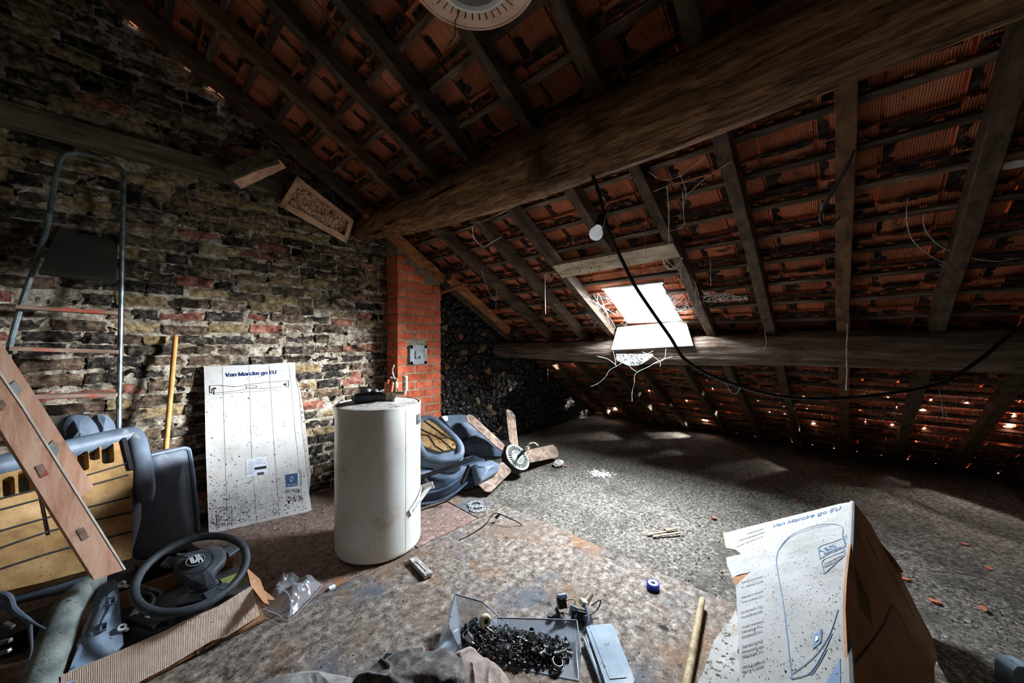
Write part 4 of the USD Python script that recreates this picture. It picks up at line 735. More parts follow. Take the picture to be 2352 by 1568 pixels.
for x, y in ((254, 1388), (234, 1448)):
    obj('clip_seat', cat([ink(dpl, [(x - 13, y - 6), (x + 10, y - 12), (x + 8, y + 4), (x - 15, y + 9)], .003, .012, True, .008), lathe([(.005, 0), (.010, 0), (.010, .012), (.005, .012)], 16, PM(Plane(dpl.at(x + 2, y - 2), dpl.at(x + 2, y - 2) + dpl.ex, dpl.at(x + 2, y - 2) + dpl.ey)))]), PANEL, dp)
for x, y in ((278, 1346), (278, 1446)):
    o = dpl.at(x, y, .008); obj('white_clip', cat([lathe([(.006, 0), (.013, 0), (.013, .008), (.006, .008)], 16, PM(Plane(o, o + dpl.ex, o + dpl.ey))), bar(dpl.at(x + 6, y + 2, .01), dpl.at(x + 15, y + 5, .01), .012, .01, dpl.n)]), WHITE, dp)
# ---- grey loom at the far left
wl = thing('wiring_loom', 'pale grey cable loom hanging in the dark lower left corner', 'cable', onz(30, 1440, .25))
W = lambda *p: bez([at(x, y, 1.12) for x, y in p], 7)
obj('cable', tube(W((-30, 1366), (5, 1364), (22, 1372), (30, 1395), (45, 1410), (62, 1420), (80, 1432), (105, 1444)), [.008] * 30 + list(np.linspace(.007, .002, 20)), 8), LEATH, wl)
obj('cable', tube(W((-30, 1376), (5, 1376), (18, 1382), (24, 1402), (50, 1416), (66, 1430), (70, 1450), (72, 1490), (66, 1515)), [.006] * 35 + list(np.linspace(.006, .002, 22)), 8), LEATH, wl)
for x, y, a in ((20, 1436, 30), (14, 1472, -12), (12, 1496, -20)): obj('connector', rboxf((.03, .012, .012), frame(at(x, y, 1.12), nrm(V(ss, -cc, -a / 60)), nrm(np.cross(nrm(V(ss, -cc, -a / 60)), V(cc, ss, 0))), V(cc, ss, 0)), .002), STEEL, wl)

# ---- right of the water heater: heap of car seats
su = thing('car_seat_cushion', 'blue grey car seat cushion turned over with yellow foam underside, next to the water heater', 'car seat', (1.75, 2.55, 0))
e0, e1, e2 = at(985, 1085, 2.72), at(1060, 1060, 2.82), at(1010, 975, 3.02); ep = Plane(e0, e1, e2)
obj('cushion', pillow(ep.px([(930, 962), (985, 957), (1030, 985), (1062, 1015), (1068, 1045), (1060, 1066), (1020, 1078), (975, 1075), (945, 1060), (920, 1000)]), .20, .07, PM(ep, -.09), 72, .0, .02), LEATH, su)
ou = np.array([ep.at(x, y, .012) for x, y in ((952, 978), (985, 962), (1020, 985), (1052, 1018), (1058, 1042), (1040, 1056), (1000, 1056), (970, 1040))])
obj('bolster', loop(bez(np.vstack([ou, ou[:1]]), 6)[:-1], .030, 12), LEATH, su, label='rolled leather edge')
fi = Polygon(ep.px([(950, 972), (985, 966), (1012, 980), (1046, 1014), (1048, 1034), (1010, 1042), (975, 1030), (950, 1000)])).buffer(-.004)
fm = obj('foam_pad', polyx(fi, .05, PM(ep, -.022)), FOAM, su, smooth=False)
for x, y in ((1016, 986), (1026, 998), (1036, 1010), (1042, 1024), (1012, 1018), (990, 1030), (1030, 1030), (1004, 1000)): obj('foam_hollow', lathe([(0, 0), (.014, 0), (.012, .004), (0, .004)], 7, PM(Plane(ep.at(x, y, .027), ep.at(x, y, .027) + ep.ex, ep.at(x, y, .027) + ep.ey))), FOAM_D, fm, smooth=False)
for ln in ([(952, 982), (1010, 1010), (1040, 1036)], [(975, 970), (1015, 1000), (1046, 1018)], [(955, 1000), (985, 1004), (1000, 1028), (1020, 1040)], [(1005, 1012), (1030, 1008)]): obj('frame_wire', tube([ep.at(x, y, .031) for x, y in ln], .0035, 6), DARK, su)
obj('strap', bar(ep.at(1010, 962, .03), ep.at(1048, 1010, .03), .03, .006, ep.n), DARK, su)
sl_ = thing('car_seat_runner', 'dark blue car seat base with black steel runner rails beneath the overturned cushion', 'car seat', (1.75, 2.45, 0))
b0, b1, b2 = onz(960, 1165, .03), onz(1065, 1130, .03), at(1010, 1100, 2.75)
bpn = Plane(b0, b1, at(985, 1085, 2.70))
obj('base_pad', pillow(bpn.px([(940, 1085), (1000, 1080), (1060, 1072), (1090, 1070), (1095, 1090), (1062, 1130), (1010, 1155), (940, 1162)]), .24, .05, PM(bpn, -.13), 64, .02, .0), LEATH_D, sl_)
for y, k in ((1112, 0), (1136, 1)): obj('trim_line', tube(bez([bpn.at(945, y + 22, .016), bpn.at(1000, y + 14, .018), bpn.at(1040, y - 4, .016), bpn.at(1072, y - 30, .012)], 6), .010, 8), LEATH_D, sl_)
for (x, y), (x1, y1), d, d1 in (((965, 1098), (1090, 1052), 2.66, 2.82), ((962, 1084), (1070, 1056), 2.74, 2.9)):
    a, b = at(x, y, d), at(x1, y1, d1); obj('runner_rail', cat([bar(a, b, .035, .02), bar(a + (0, 0, .014), b + (0, 0, .014), .012, .012)]), DARK, sl_, smooth=False)
    for t in (.3, .5, .72, .85): c = a + (b - a) * t; obj('rail_slot', bar(c + (0, 0, .0205), c + (b - a) * .05 + (0, 0, .0205), .008, .002, r=.0005), STEEL, sl_)
obj('rail_bracket', bar(at(970, 1102, 2.62), at(985, 1120, 2.62), .05, .05), DARK, sl_)
obj('rail_bracket', bar(at(1078, 1068, 2.78), at(1060, 1112, 2.74), .03, .02), DARK, sl_)
sb = thing('car_seat_cushion', 'blue grey car seat back lying behind the ceiling fan at the chimney foot', 'car seat', (2.1, 2.8, 0))
f0, f1, f2_ = at(1000, 1040, 3.22), at(1160, 1050, 3.52), at(1060, 955, 3.56); fpn = Plane(f0, f1, f2_)
obj('back_pad', pillow(fpn.px([(985, 962), (1020, 951), (1060, 948), (1090, 954), (1105, 975), (1112, 998), (1090, 1006), (1060, 1010), (1020, 1005), (990, 985)]), .16, .06, PM(fpn, -.06), 72, .02, .02), LEATH, sb)
obj('side_pad', pillow(fpn.px([(1062, 1012), (1095, 995), (1130, 1000), (1158, 1022), (1168, 1040), (1150, 1052), (1110, 1050), (1068, 1036)]), .15, .055, PM(fpn, -.02), 64, .03, .0), LEATH, sb)
obj('pad_seam', tube(bez([fpn.at(x, y, .022) for x, y in ((1025, 974), (1060, 968), (1085, 966), (1104, 978))], 6), .004, 6), LEATH_D, sb)
obj('base', pillow([(-.32, -.2), (.3, -.16), (.34, .16), (-.3, .2)], .16, .05, frame(V(2.22, 2.84, .08), (1, 0, 0), (0, 1, 0), (0, 0, 1)), 48, .02), LEATH_D, sb)
obj('label_tag', cat([slab(fpn, [(1003, 962), (1022, 957), (1028, 961), (1008, 966)], .003, .03), slab(fpn, [(1008, 966), (1026, 962), (1027, 968), (1009, 972)], .003, .03)]), STICK, sb, smooth=False)
s4 = thing('car_side_cushion', 'smooth blue grey seat side panel lying low between the seat rails and the fan', 'car seat part', onz(1120, 1100))
g0, g1, g2 = at(1095, 1098, 2.86), at(1150, 1080, 3.02), at(1110, 1055, 3.0); gpn = Plane(g0, g1, g2)
obj('panel', pillow(gpn.px([(1090, 1062), (1130, 1052), (1150, 1062), (1150, 1080), (1120, 1098), (1104, 1108), (1098, 1085)]), .12, .04, PM(gpn, -.06), 56, .02, .02), LEATH, s4)
obj('support', pillow([(-.12, -.1), (.12, -.1), (.12, .1), (-.12, .1)], .22, .03, frame(V(2.05, 2.40, .11), (1, 0, 0), (0, 1, 0), (0, 0, 1)), 32), LEATH_D, s4)

# ---- ceiling fan lying on its blades
fan = thing('fan', 'old ceiling fan with wood grained blades lying on the gritty floor by the car seats', 'ceiling fan', (2.5, 2.25, 0))
hc = at(1186, 1052, 3.34); tips = [onz(1266, 1046, .02), at(1178, 936, 3.80), at(1066, 962, 3.40), onz(1096, 1132, .02)]
_m = np.array([t - hc for t in tips]); fn = np.linalg.svd(_m)[2][2]
if np.dot(fn, O0 - hc) < 0: fn = -fn
fx = nrm(np.cross((0, 0, 1), fn)); fy = np.cross(fn, fx)
for tp in tips:
    d = tp - hc; d = d - np.dot(d, fn) * fn; L = np.linalg.norm(d); d = d / L; sd_ = np.cross(fn, d)
    tw = math.radians(10); wd = math.cos(tw) * sd_ + math.sin(tw) * fn; nn_ = np.cross(d, wd)
    P = Polygon([(.15, -.048), (.18, -.062), (L - .04, -.068), (L, -.035), (L, .035), (L - .04, .068), (.18, .062), (.15, .048)]).buffer(-.008).buffer(.008, 4)
    bl = obj('fan_blade', polyx(P, .008, frame(hc - .02 * fn, d, wd, nn_)), FANW, fan, smooth=False)
    obj('blade_iron', bar(hc + d * .08 - .03 * fn, hc + d * .20 - .026 * fn, .03, .006, nn_, .001), FAND, bl)
Fm = frame(hc, fx, fy, fn)
obj('motor', lathe([(0, -.085), (.10, -.085), (.128, -.06), (.134, -.02), (.134, .012), (0, .012)], 40, Fm), FAND, fan)
vents = Polygon([(.132 * math.cos(a), .132 * math.sin(a)) for a in np.linspace(0, 6.2832, 48, False)])
for k in range(30):
    a = k / 30 * 2 * math.pi; vents = vents.difference(affinity.rotate(sbox(.072, -.0055, .112, .0055), a, origin=(0, 0), use_radians=True))
obj('motor_cover', polyx(vents, .008, frame(hc + .016 * fn, fx, fy, fn)), FANM, fan, label='pale slotted motor cover', smooth=False)
obj('hub_dome', lathe([(0, .012), (.062, .012), (.06, .026), (.04, .036), (0, .038)], 32, Fm), FANM, fan)
rod_d = nrm(at(1232, 1010, 3.05) - hc)
obj('down_rod', tube([hc + .03 * fn, hc + .03 * fn + rod_d * .17], .013, 12), RUBBER, fan, label='black hanging rod')
q = hc + .03 * fn + rod_d * .17
obj('wire_connector', cat([rboxf((.03, .03, .05), frame(q + rod_d * .02, *axes(rod_d)), .006), tube(bez([q + rod_d * .04, q + rod_d * .07 + (0, 0, .02), q + rod_d * .09 + (.03, -.02, .02), q + rod_d * .10 + (.05, -.04, -.01)], 5), .006, 6)]), CREAM, fan)

# ---- small things on the floor around
def flat(name, label, cat_, m, mesh, part, group=None): t = thing(name, label, cat_, mesh.bounds.mean(0) * (1, 1, 0) + (0, 0, mesh.bounds[0][2]), group); obj(part, mesh, m, t, smooth=False); return t
rg = Polygon([(math.cos(a), math.sin(a)) for a in np.linspace(0, 6.2832, 40, False)])
gk = affinity.scale(rg, .062, .062).difference(affinity.scale(rg, .036, .036))
for k in range(10): gk = gk.difference(affinity.rotate(sbox(.046, -.009, .056, .009), k * .628, origin=(0, 0), use_radians=True))
for i, (x, y, z, lb) in enumerate(((1097, 1168, .002, 'grey flat metal gasket ring lying lowest on the floor board'), (1093, 1158, .007, 'grey flat metal gasket ring lying on top of the other ring'))):
    flat('gasket_ring', lb, 'gasket', GALV, polyx(gk, .004, frame(onz(x, y, z), (1, 0, 0), (0, 1, 0), nrm(V(0.02 * i, .02 * i, 1)))), 'ring')
wz = lambda *p: bez([onz(x, y, z) for x, y, z in p], 6)
t = thing('wire_scrap', 'bent piece of thin dark cable lying on the boards in front of the gaskets', 'cable', onz(1140, 1195))
obj('cable', tube(wz((1054, 1241, .004), (1090, 1222, .006), (1118, 1200, .02), (1130, 1183, .04), (1142, 1178, .06), (1170, 1190, .05), (1192, 1200, .02), (1199, 1207, .004)), .0035, 6), RUBBER, t)
obj('plug', bar(onz(1138, 1190, .03), onz(1148, 1180, .05), .02, .014), RUBBER, t)
t = thing('lath', 'short grey piece of broken lath on the floor at the foot of the water heater', 'wood', onz(965, 1300))
obj('lath_piece', bar(onz(948, 1284, .016), onz(985, 1322, .016), .048, .022), DUSTY, t)
obj('lath_crack', bar(onz(955, 1288, .028), onz(978, 1312, .028), .003, .002, r=.0004), DARK, t)
tp_ = onz(1500, 1350, 0)
t = thing('tape_roll', 'small dark blue roll of sealing tape with a white core on the floor', 'tape roll', tp_)
TF = frame(tp_, (1, 0, 0), (0, 1, 0), (0, 0, 1))
obj('spool', lathe([(.012, .0), (.030, .0), (.031, .003), (.031, .026), (.028, .028), (.025, .026), (.012, .026)], 36, TF), BOX_BLUE, t)
obj('tape', lathe([(.011, .002), (.024, .002), (.024, .0275), (.011, .0275)], 32, TF), WHITE, t)
t = thing('wooden_stick', 'pale round wooden stick lying on the floor at the bottom edge beside the box', 'stick', onz(1590, 1500))
a, b = onz(1613, 1376, .035), onz(1574, 1590, .016)
obj('stick', tube([a + (b - a) * k for k in np.linspace(0, 1, 10)], [.0125, .014, .0142, .0138, .0142, .0145, .0142, .014, .0142, .014], 12), PALEW, t)
obj('stick_end', lathe([(0, -.003), (.0126, -.003), (.011, .004), (.006, .007), (0, .008)], 12, frame(a, *axes(a - b))), PALEW, t)
# clear tray of screws
tray = thing('plastic_tray', 'clear torn plastic tray full of screws on the floor at the bottom centre', 'tray', (1.1, 1.0, 0))
FL, FR, BRt, BL = onz(1000, 1497), onz(1330, 1563), onz(1318, 1440), onz(1110, 1452)
obj('tray_bottom', slab(Plane(FL + (0, 0, .004), FR + (0, 0, .004), BL + (0, 0, .004)), [(1000, 1497), (1330, 1563), (1322, 1430), (1120, 1420), (1040, 1440)], .003), TRAY, tray, smooth=False)
def wallq(pts, nm): # a thin wall from four 3-D corners
    p = np.array(pts); n = nrm(np.cross(p[1] - p[0], p[2] - p[0])) * .002
    obj(nm, T(np.vstack([p - n, p + n]), [(0, 2, 1), (0, 3, 2), (4, 5, 6), (4, 6, 7), (0, 1, 5), (0, 5, 4), (1, 2, 6), (1, 6, 5), (2, 3, 7), (2, 7, 6), (3, 0, 4), (3, 4, 7)]), TRAY, tray, smooth=False)
    for a_, b_ in ((2, 3),): obj('tray_rim', tube([p[a_], p[b_]], .003, 6), LIDM, tray)
up = lambda x, y, h: onz(x, y, h)
wallq([onz(1140, 1470), onz(1320, 1475), up(1324, 1424, .07), up(1142, 1418, .07)], 'tray_wall')
wallq([onz(1322, 1470), FR, up(1334, 1500, .05), up(1325, 1424, .07)], 'tray_wall')
wallq([FL, onz(1060, 1440), up(1045, 1364, .11), up(1030, 1440, .08)], 'tray_wall')
wallq([onz(1060, 1440), onz(1150, 1450), up(1108, 1382, .10), up(1045, 1364, .11)], 'tray_wall')
wallq([onz(1062, 1500), onz(1030, 1448), up(1045, 1368, .11), up(1032, 1436, .08)], 'tray_wall')
obj('tray_rim', tube([FL, FR], .0035, 6), LIDM, tray); obj('tray_rim', tube([up(1108, 1382, .10), up(1155, 1424, .06)], .003, 6), LIDM, tray)
sc = []
reg = Polygon([(1058, 1445), (1085, 1425), (1160, 1440), (1215, 1452), (1300, 1470), (1310, 1500), (1280, 1530), (1200, 1528), (1120, 1512), (1062, 1490)])
while len(sc) < 620:
    x, y = rng.uniform(1050, 1315), rng.uniform(1420, 1535)
    if not reg.contains(shapely.Point(x, y)): continue
    k = len(sc) / 620; c = onz(x, y, .008 + .028 * k * min(1, reg.exterior.distance(shapely.Point(x, y)) / 25)); d = nrm(rng.normal(0, 1, 3) * (1, 1, .45)); L = rng.uniform(.012, .032); r = rng.uniform(.0022, .0042)
    m = tube([c - d * L / 2, c + d * L / 2], [r * 1.0, r * .9], 6); hd = tube([c + d * L / 2, c + d * (L / 2 + .004)], r * rng.uniform(1.8, 2.4), rng.choice([6, 8])); sc.append(cat([m, hd]))
obj('screws', cat(sc), SCREW, label='heap of loose dark screws and bolts in the clear plastic tray', category='screws', kind='stuff', smooth=False)
def sock(x, y, z, d, r, L, m=STEEL, th=.8):
    c = onz(x, y, z); return lathe([(r * th, -L / 2), (r, -L / 2), (r * 1.03, -L * .3), (r, L * .3), (r, L / 2), (r * th, L / 2), (r * th, -L / 2)], 24, frame(c, *axes(nrm(V(d)))))
for x, y, z, d, r, L, lb in ((1087, 1428, .055, (ss * .6, -cc * .6, .5), .013, .034, 'steel socket lying left of the castor on the screws'), (1075, 1462, .045, (-ss * .5, cc * .5, .6), .015, .034, 'steel socket at the left end of the screw heap'), (1221, 1456, .06, (0, 0, 1), .013, .04, 'steel socket standing upright in the screws'),
                             (1246, 1460, .05, (-cc, -ss, .5), .014, .03, 'steel socket showing a pale round plug end'), (1270, 1478, .045, (-cc * .6, -ss * .6, .8), .015, .034, 'open steel socket right of the plugged one')):
    flat('socket', lb, 'socket', STEEL, sock(x, y, z, d, r, L), 'sleeve')
c = onz(1115, 1424, .06); ax_ = nrm(V(-cc, -ss, .25) + .4 * V(ss, -cc, 0))
t = thing('castor_wheel', 'small beige castor wheel lying on the screw heap in the tray', 'castor', c - (0, 0, .024))
obj('tyre', lathe([(.009, -.011), (.019, -.011), (.024, -.006), (.024, .006), (.019, .011), (.009, .011), (.009, -.011)], 28, frame(c, *axes(ax_))), CREAM, t)
obj('hub', lathe([(0, -.012), (.010, -.012), (.010, .0125), (.004, .014), (0, .014)], 16, frame(c, *axes(ax_))), DARK, t)
c = onz(1280, 1522, .02)
t = thing('hose_clamp', 'round shiny steel hose clamp standing at the front of the screw tray', 'clamp', c - (0, 0, .016))
obj('band', lathe([(.0185, -.009), (.0205, -.009), (.0205, .009), (.0185, .009), (.0185, -.009)], 32, frame(c, *axes(V(.1, -.25, 1)))), STEEL, t)
obj('band', lathe([(.0186, -.003), (.0204, -.003), (.0204, .003), (.0186, .003), (.0186, -.003)], 32, frame(c - (0, .004, .012), *axes(V(-.1, -.1, 1)))), STEEL, t)
flat('end_cap', 'rounded black plastic cap lying in the middle of the screws', 'cap', DARK, rboxf((.034, .03, .024), frame(onz(1163, 1490, .045), nrm(V(.9, .3, .1)), nrm(V(-.3, .9, 0)), nrm(np.cross(nrm(V(.9, .3, .1)), nrm(V(-.3, .9, 0))))), .010), 'cap')
for x, y, x1, y1, lb in ((1245, 1500, 1262, 1482, 'long greenish bolt lying slanted across the screw heap'), (1278, 1500, 1302, 1492, 'long greenish bolt near the right end of the screw tray')):
    flat('bolt', lb, 'bolt', GALV, cat([tube([onz(x, y, .035), onz(x1, y1, .045)], .0045, 8), tube([onz(x, y, .035), onz(x, y, .035) + .2 * (onz(x, y, .035) - onz(x1, y1, .045))], .008, 6)]), 'bolt_shaft')
# connectors behind the tray
for k, (lb, parts) in enumerate((('black relay block with a thin wire loop lying behind the screw tray', [('block', rboxf((.030, .024, .034), frame(onz(1290, 1388, .03), *axes(V(.3, .5, 1))), .003), DARK), ('relay_cap', rboxf((.032, .026, .016), frame(onz(1291, 1376, .045), *axes(V(.3, .5, 1))), .003), PANEL), ('wire', tube(bez([onz(1298, 1385, .03), onz(1314, 1382, .05), onz(1318, 1390, .03), onz(1302, 1398, .01)], 6), .002, 6), CREAM)]),
                                 ('black ribbed rubber grommet lying nearest behind the screw tray', [('grommet', lathe([(0, 0), (.020, 0), (.020, .006), (.014, .010), (.017, .014), (.012, .02), (.013, .024), (.007, .03), (.005, .055), (0, .056)], 20, frame(onz(1290, 1432, .0), *axes(V(-.2, .3, 1)))), RUBBER), ('grommet', lathe([(0, 0), (.010, 0), (.010, .02), (0, .02)], 12, frame(onz(1264, 1424, .0), (1, 0, 0), (0, 1, 0), (0, 0, 1))), RUBBER)]),
                                 ('tangle of black and cream cable connectors beside the organizer box', [('connector', rboxf((.05, .035, .03), frame(onz(1330, 1415, .018), *axes(V(.4, .2, 1))), .003), DARK), ('connector', rboxf((.028, .022, .02), frame(onz(1340, 1390, .04), *axes(V(.4, -.2, 1))), .004), CREAM), ('bulb_holder', tube([onz(1345, 1392, .03), onz(1358, 1372, .055)], [.010, .007], 10), CREAM), ('connector', rboxf((.024, .02, .03), frame(onz(1350, 1425, .02), *axes(V(.1, .6, 1))), .003), STEEL), ('wire', tube(bez([onz(1345, 1400, .04), onz(1350, 1430, .03), onz(1342, 1450, .012)], 6), .006, 8), LEATH_D), ('wire', tube(bez([onz(1360, 1395, .03), onz(1376, 1385, .04), onz(1372, 1400, .02), onz(1358, 1412, .012)], 6), .002, 6), RUBBER), ('connector', rboxf((.03, .012, .03), frame(onz(1318, 1408, .03), *axes(V(.7, .1, 1))), .002), PANEL)]))):
    c = parts[0][1].bounds.mean(0)
    for nm, me, m in parts: g = V(*me.bounds.mean(0)[:2], .0); me.vertices = (me.vertices - g) * 1.3 + g
    t = thing('connector_set' if k == 2 else ('relay' if k == 0 else 'rubber_grommet'), lb, ['relay', 'grommet', 'connectors'][k], c * (1, 1, 0))
    for nm, me, m in parts: obj(nm, me, m, t)
# organizer box
oz = [onz(1347, 1436, .045), onz(1406, 1430, .045), onz(1456, 1566, .045)]; op = Plane(*oz)
t = thing('organizer_box', 'flat translucent plastic organizer box with a pale lid beside the screw tray', 'box', (oz[0] + oz[2]) / 2 * (1, 1, 0))
obj('lid', slab(op, [(1346, 1440), (1352, 1436), (1402, 1431), (1408, 1436), (1458, 1560), (1452, 1580), (1400, 1585), (1392, 1572)], .012, rnd=.004), LIDM, t, label='pale frosted lid')
obj('lid_panel', slab(op, [(1356, 1447), (1398, 1443), (1440, 1556), (1400, 1560)], .004, .002, rnd=.004), LIDM, t)
obj('tray_body', slab(op, [(1344, 1448), (1352, 1440), (1402, 1436), (1408, 1440), (1456, 1566), (1398, 1590), (1388, 1578)], .03, -.014, rnd=.004), FROST, t)
obj('hinge', bar(op.at(1340, 1452, -.02), op.at(1388, 1572, -.02), .012, .012), LIDM, t)
# rags
def rag(name, label, m, pts, hgt, folds, seed, part='cloth', base=.004, ang=.6):
    P = Polygon([onz(x, y, .02)[:2] for x, y in pts]).buffer(.0); x0, y0, x1, y1 = P.bounds; t = thing(name, label, 'cloth', (*P.centroid.coords[0], 0))
    q = np.array(P.exterior.coords)[:-1]; cen = np.array(P.centroid.coords[0]); q = resample(q, 120)
    for _ in range(3): q = (np.roll(q, 1, 0) + q + np.roll(q, -1, 0)) / 3
    def f(u, v):
        i = (u * 120) % 120; a = i.astype(int) % 120; b = (a + 1) % 120; w = (i - np.floor(i))[:, None]
        e = q[a] * (1 - w) + q[b] * w; r = v[:, None]; xy = cen + (e - cen) * (1.0 - r); p = np.c_[xy, 0 * u]
        wob = nz(p, 9, 2, seed)[:, None] * .05; p2 = p + wob
        ca, sa = math.cos(ang), math.sin(ang); pr = np.c_[(p2[:, 0] * ca + p2[:, 1] * sa) * folds / 4.5, (-p2[:, 0] * sa + p2[:, 1] * ca) * folds / 15, 0 * u]; fo = (1 - 2 * np.abs(nz(pr + .8 * nz(p2, 7, 2, seed + 1)[:, None], 1.0, 2, seed + 6)) * 1.6).clip(0, 1)
        z = base + hgt * np.minimum(1, v * 3.2) ** .6 * (.45 + .55 * fo) * (.7 + .9 * (nz(p2, 5, 2, seed + 3) + .3)) + .006 * nz(p2, 40, 2, seed + 4)
        return np.c_[xy, np.maximum(z, .003)]
    me = grid(f, 181, 46); me.merge_vertices()
    if me.face_normals[:, 2].mean() < 0: me.invert()
    obj(part, me, m, t, smooth=True)
rag('grey_rag', 'dark grey fluffy rag bunched up at the bottom edge beside the screw tray', RAG, [(860, 1545), (900, 1512), (960, 1490), (1040, 1492), (1085, 1530), (1090, 1600), (960, 1640), (800, 1640), (790, 1590)], .085, 60, 31)
rag('beige_rag', 'twisted beige rag draped over the front corner of the screw tray', RAG_B, [(1040, 1496), (1075, 1484), (1110, 1500), (1140, 1522), (1168, 1550), (1180, 1620), (1080, 1640), (1050, 1570)], .065, 95, 52, ang=-.9)
rag('white_rag', 'pale grey crumpled cloth along the bottom edge of the floor', RAG_W, [(590, 1560), (650, 1540), (730, 1532), (800, 1545), (880, 1560), (880, 1640), (500, 1660)], .04, 70, 77)
t = thing('foil_wrapper', 'small silver and orange scrap of packaging lying by the grey rag', 'scrap', onz(960, 1500))
obj('foil', pillow(Plane(onz(940, 1500, .012), onz(980, 1500, .012), onz(960, 1490, .02)).px([(944, 1512), (955, 1486), (975, 1484), (972, 1508)]), .012, .004, PM(Plane(onz(940, 1500, .012), onz(980, 1500, .012), onz(960, 1490, .02))), 40, wob=.012, seed=4), GALV, t)
obj('orange_end', bar(onz(970, 1500, .012), onz(974, 1488, .014), .01, .01), ORANGE, t)
obj('dark_scrap', pillow([(-.05, -.025), (.06, -.02), (.05, .02), (-.04, .03)], .016, .006, frame(onz(905, 1518, .008), nrm(V(.7, -.7, 0)), nrm(V(.7, .7, 0)), (0, 0, 1)), 40, wob=.02, seed=6), DARK, t)
# plastic bag
t = thing('plastic_bag', 'crumpled clear plastic bag on the floor right of the carton', 'bag', onz(670, 1390))
def fbag(u, v):
    a, b, c2, d = onz(604, 1398), onz(662, 1424), onz(742, 1342), onz(640, 1338)
    p = (1 - u[:, None]) * ((1 - v[:, None]) * a + v[:, None] * d) + u[:, None] * ((1 - v[:, None]) * b + v[:, None] * c2)
    e = np.minimum(np.minimum(u, 1 - u), np.minimum(v, 1 - v)); z = .004 + np.minimum(1, e * 5) * (.05 + .14 * np.abs(nz(p, 9, 3, 5)) + .05 * nz(p, 24, 2, 9)) * (.35 + v)
    return np.c_[p[:, :2] + .02 * np.c_[nz(p, 12, 2, 3), nz(p, 12, 2, 4)], np.maximum(z, .003)]
obj('bag_film', grid(fbag, 60, 60), BAG, t, smooth=25)
for ln in ([(612, 1392, .03), (636, 1352, .10), (660, 1362, .05)], [(640, 1338, .05), (668, 1375, .06), (664, 1420, .004)], [(700, 1385, .03), (716, 1340, .08), (740, 1344, .02)], [(604, 1398, .006), (640, 1412, .01), (662, 1424, .005), (700, 1390, .006), (742, 1344, .008)]):
    obj('bag_fold', tube(wz(*ln), .0025, 6), BAG, t)
flat('foil_scrap', 'tiny pale blue foil scrap behind the clear plastic bag', 'scrap', STICK, boxm(onz(763, 1348, .006), (.03, .022, .008)), 'foil')

# ---- tent-like white box at the lower right
ap, near_ap = at(1958, 1152, 1.62), at(1949, 1640, .70); Lf, Rf = at(1664, 1224, 2.06), onz(2150, 1512, .005)
near_ap = V(1.0, -.006, ap[2])
tb = thing('heater_carton', 'white printed water heater carton folded like a tent at the lower right', 'carton', (1.7, .0, 0))
tp1 = Plane(Lf, ap, (near_ap + V(.0, 0, 0)))
obj('lit_panel', slab(tp1, [(1664, 1224), (1700, 1214), (1780, 1194), (1860, 1174), (1930, 1156), (1958, 1152), (1953, 1250), (1944, 1330), (1941, 1400), (1946, 1490), (1952, 1640), (1704, 1640), (1700, 1560), (1694, 1420), (1690, 1345), (1714, 1322), (1722, 1314), (1700, 1318), (1682, 1326), (1670, 1296), (1668, 1280), (1702, 1272), (1690, 1262), (1668, 1258), (1664, 1244)], .006), CARD_T, tb, label='white printed side facing the window', smooth=False)
tp2 = Plane(Rf, ap, near_ap)
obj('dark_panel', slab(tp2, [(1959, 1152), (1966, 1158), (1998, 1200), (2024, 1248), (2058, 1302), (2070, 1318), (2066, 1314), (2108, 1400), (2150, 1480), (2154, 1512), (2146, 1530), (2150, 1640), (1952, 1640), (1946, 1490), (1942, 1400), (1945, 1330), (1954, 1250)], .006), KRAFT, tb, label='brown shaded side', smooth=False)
obj('fold_edge', tube(bez([tp1.at(x, y, -.003) for x, y in ((1957, 1153), (1952, 1250), (1943, 1330), (1940, 1400), (1945, 1490), (1951, 1620))], 6), .010, 8), CARD_T, tb)
obj('torn_tab', slab(Plane(tp1.at(1662, 1226, -.002), tp1.at(1700, 1216, -.002), tp1.at(1675, 1245) - .03 * tp1.n), [(1660, 1222), (1692, 1222), (1680, 1232), (1664, 1242)], .004), KRAFT, tb, smooth=False)
obj('torn_tab', slab(Plane(tp1.at(1684, 1330, -.002), tp1.at(1720, 1318, -.002), tp1.at(1690, 1345) - .03 * tp1.n), [(1682, 1326), (1720, 1316), (1712, 1332), (1690, 1350)], .004), KRAFT, tb, smooth=False)
obj('side_flap', slab(Plane(tp2.at(2024, 1250, -.004), tp2.at(2070, 1330, -.004), tp2.at(2050, 1290) - .05 * tp2.n), [(2026, 1252), (2050, 1280), (2074, 1314), (2058, 1318)], .005), KRAFT, tb, smooth=False)
obj('lettering', letters(tp1, 'Van Marcke go EU', (1772, 1213), (1930, 1171), squash=1.7), INK_B, tb, smooth=False)
for tx, a_, b_ in (('Elektrische', (1716, 1228), (1753, 1216)), ('warmwaterpomp', (1697, 1244), (1755, 1224)), ('chauffe-eau \u00e9lectrique', (1690, 1258), (1753, 1233))): obj('lettering', letters(tp1, tx, a_, b_, squash=1.5), INK_K, tb, smooth=False)
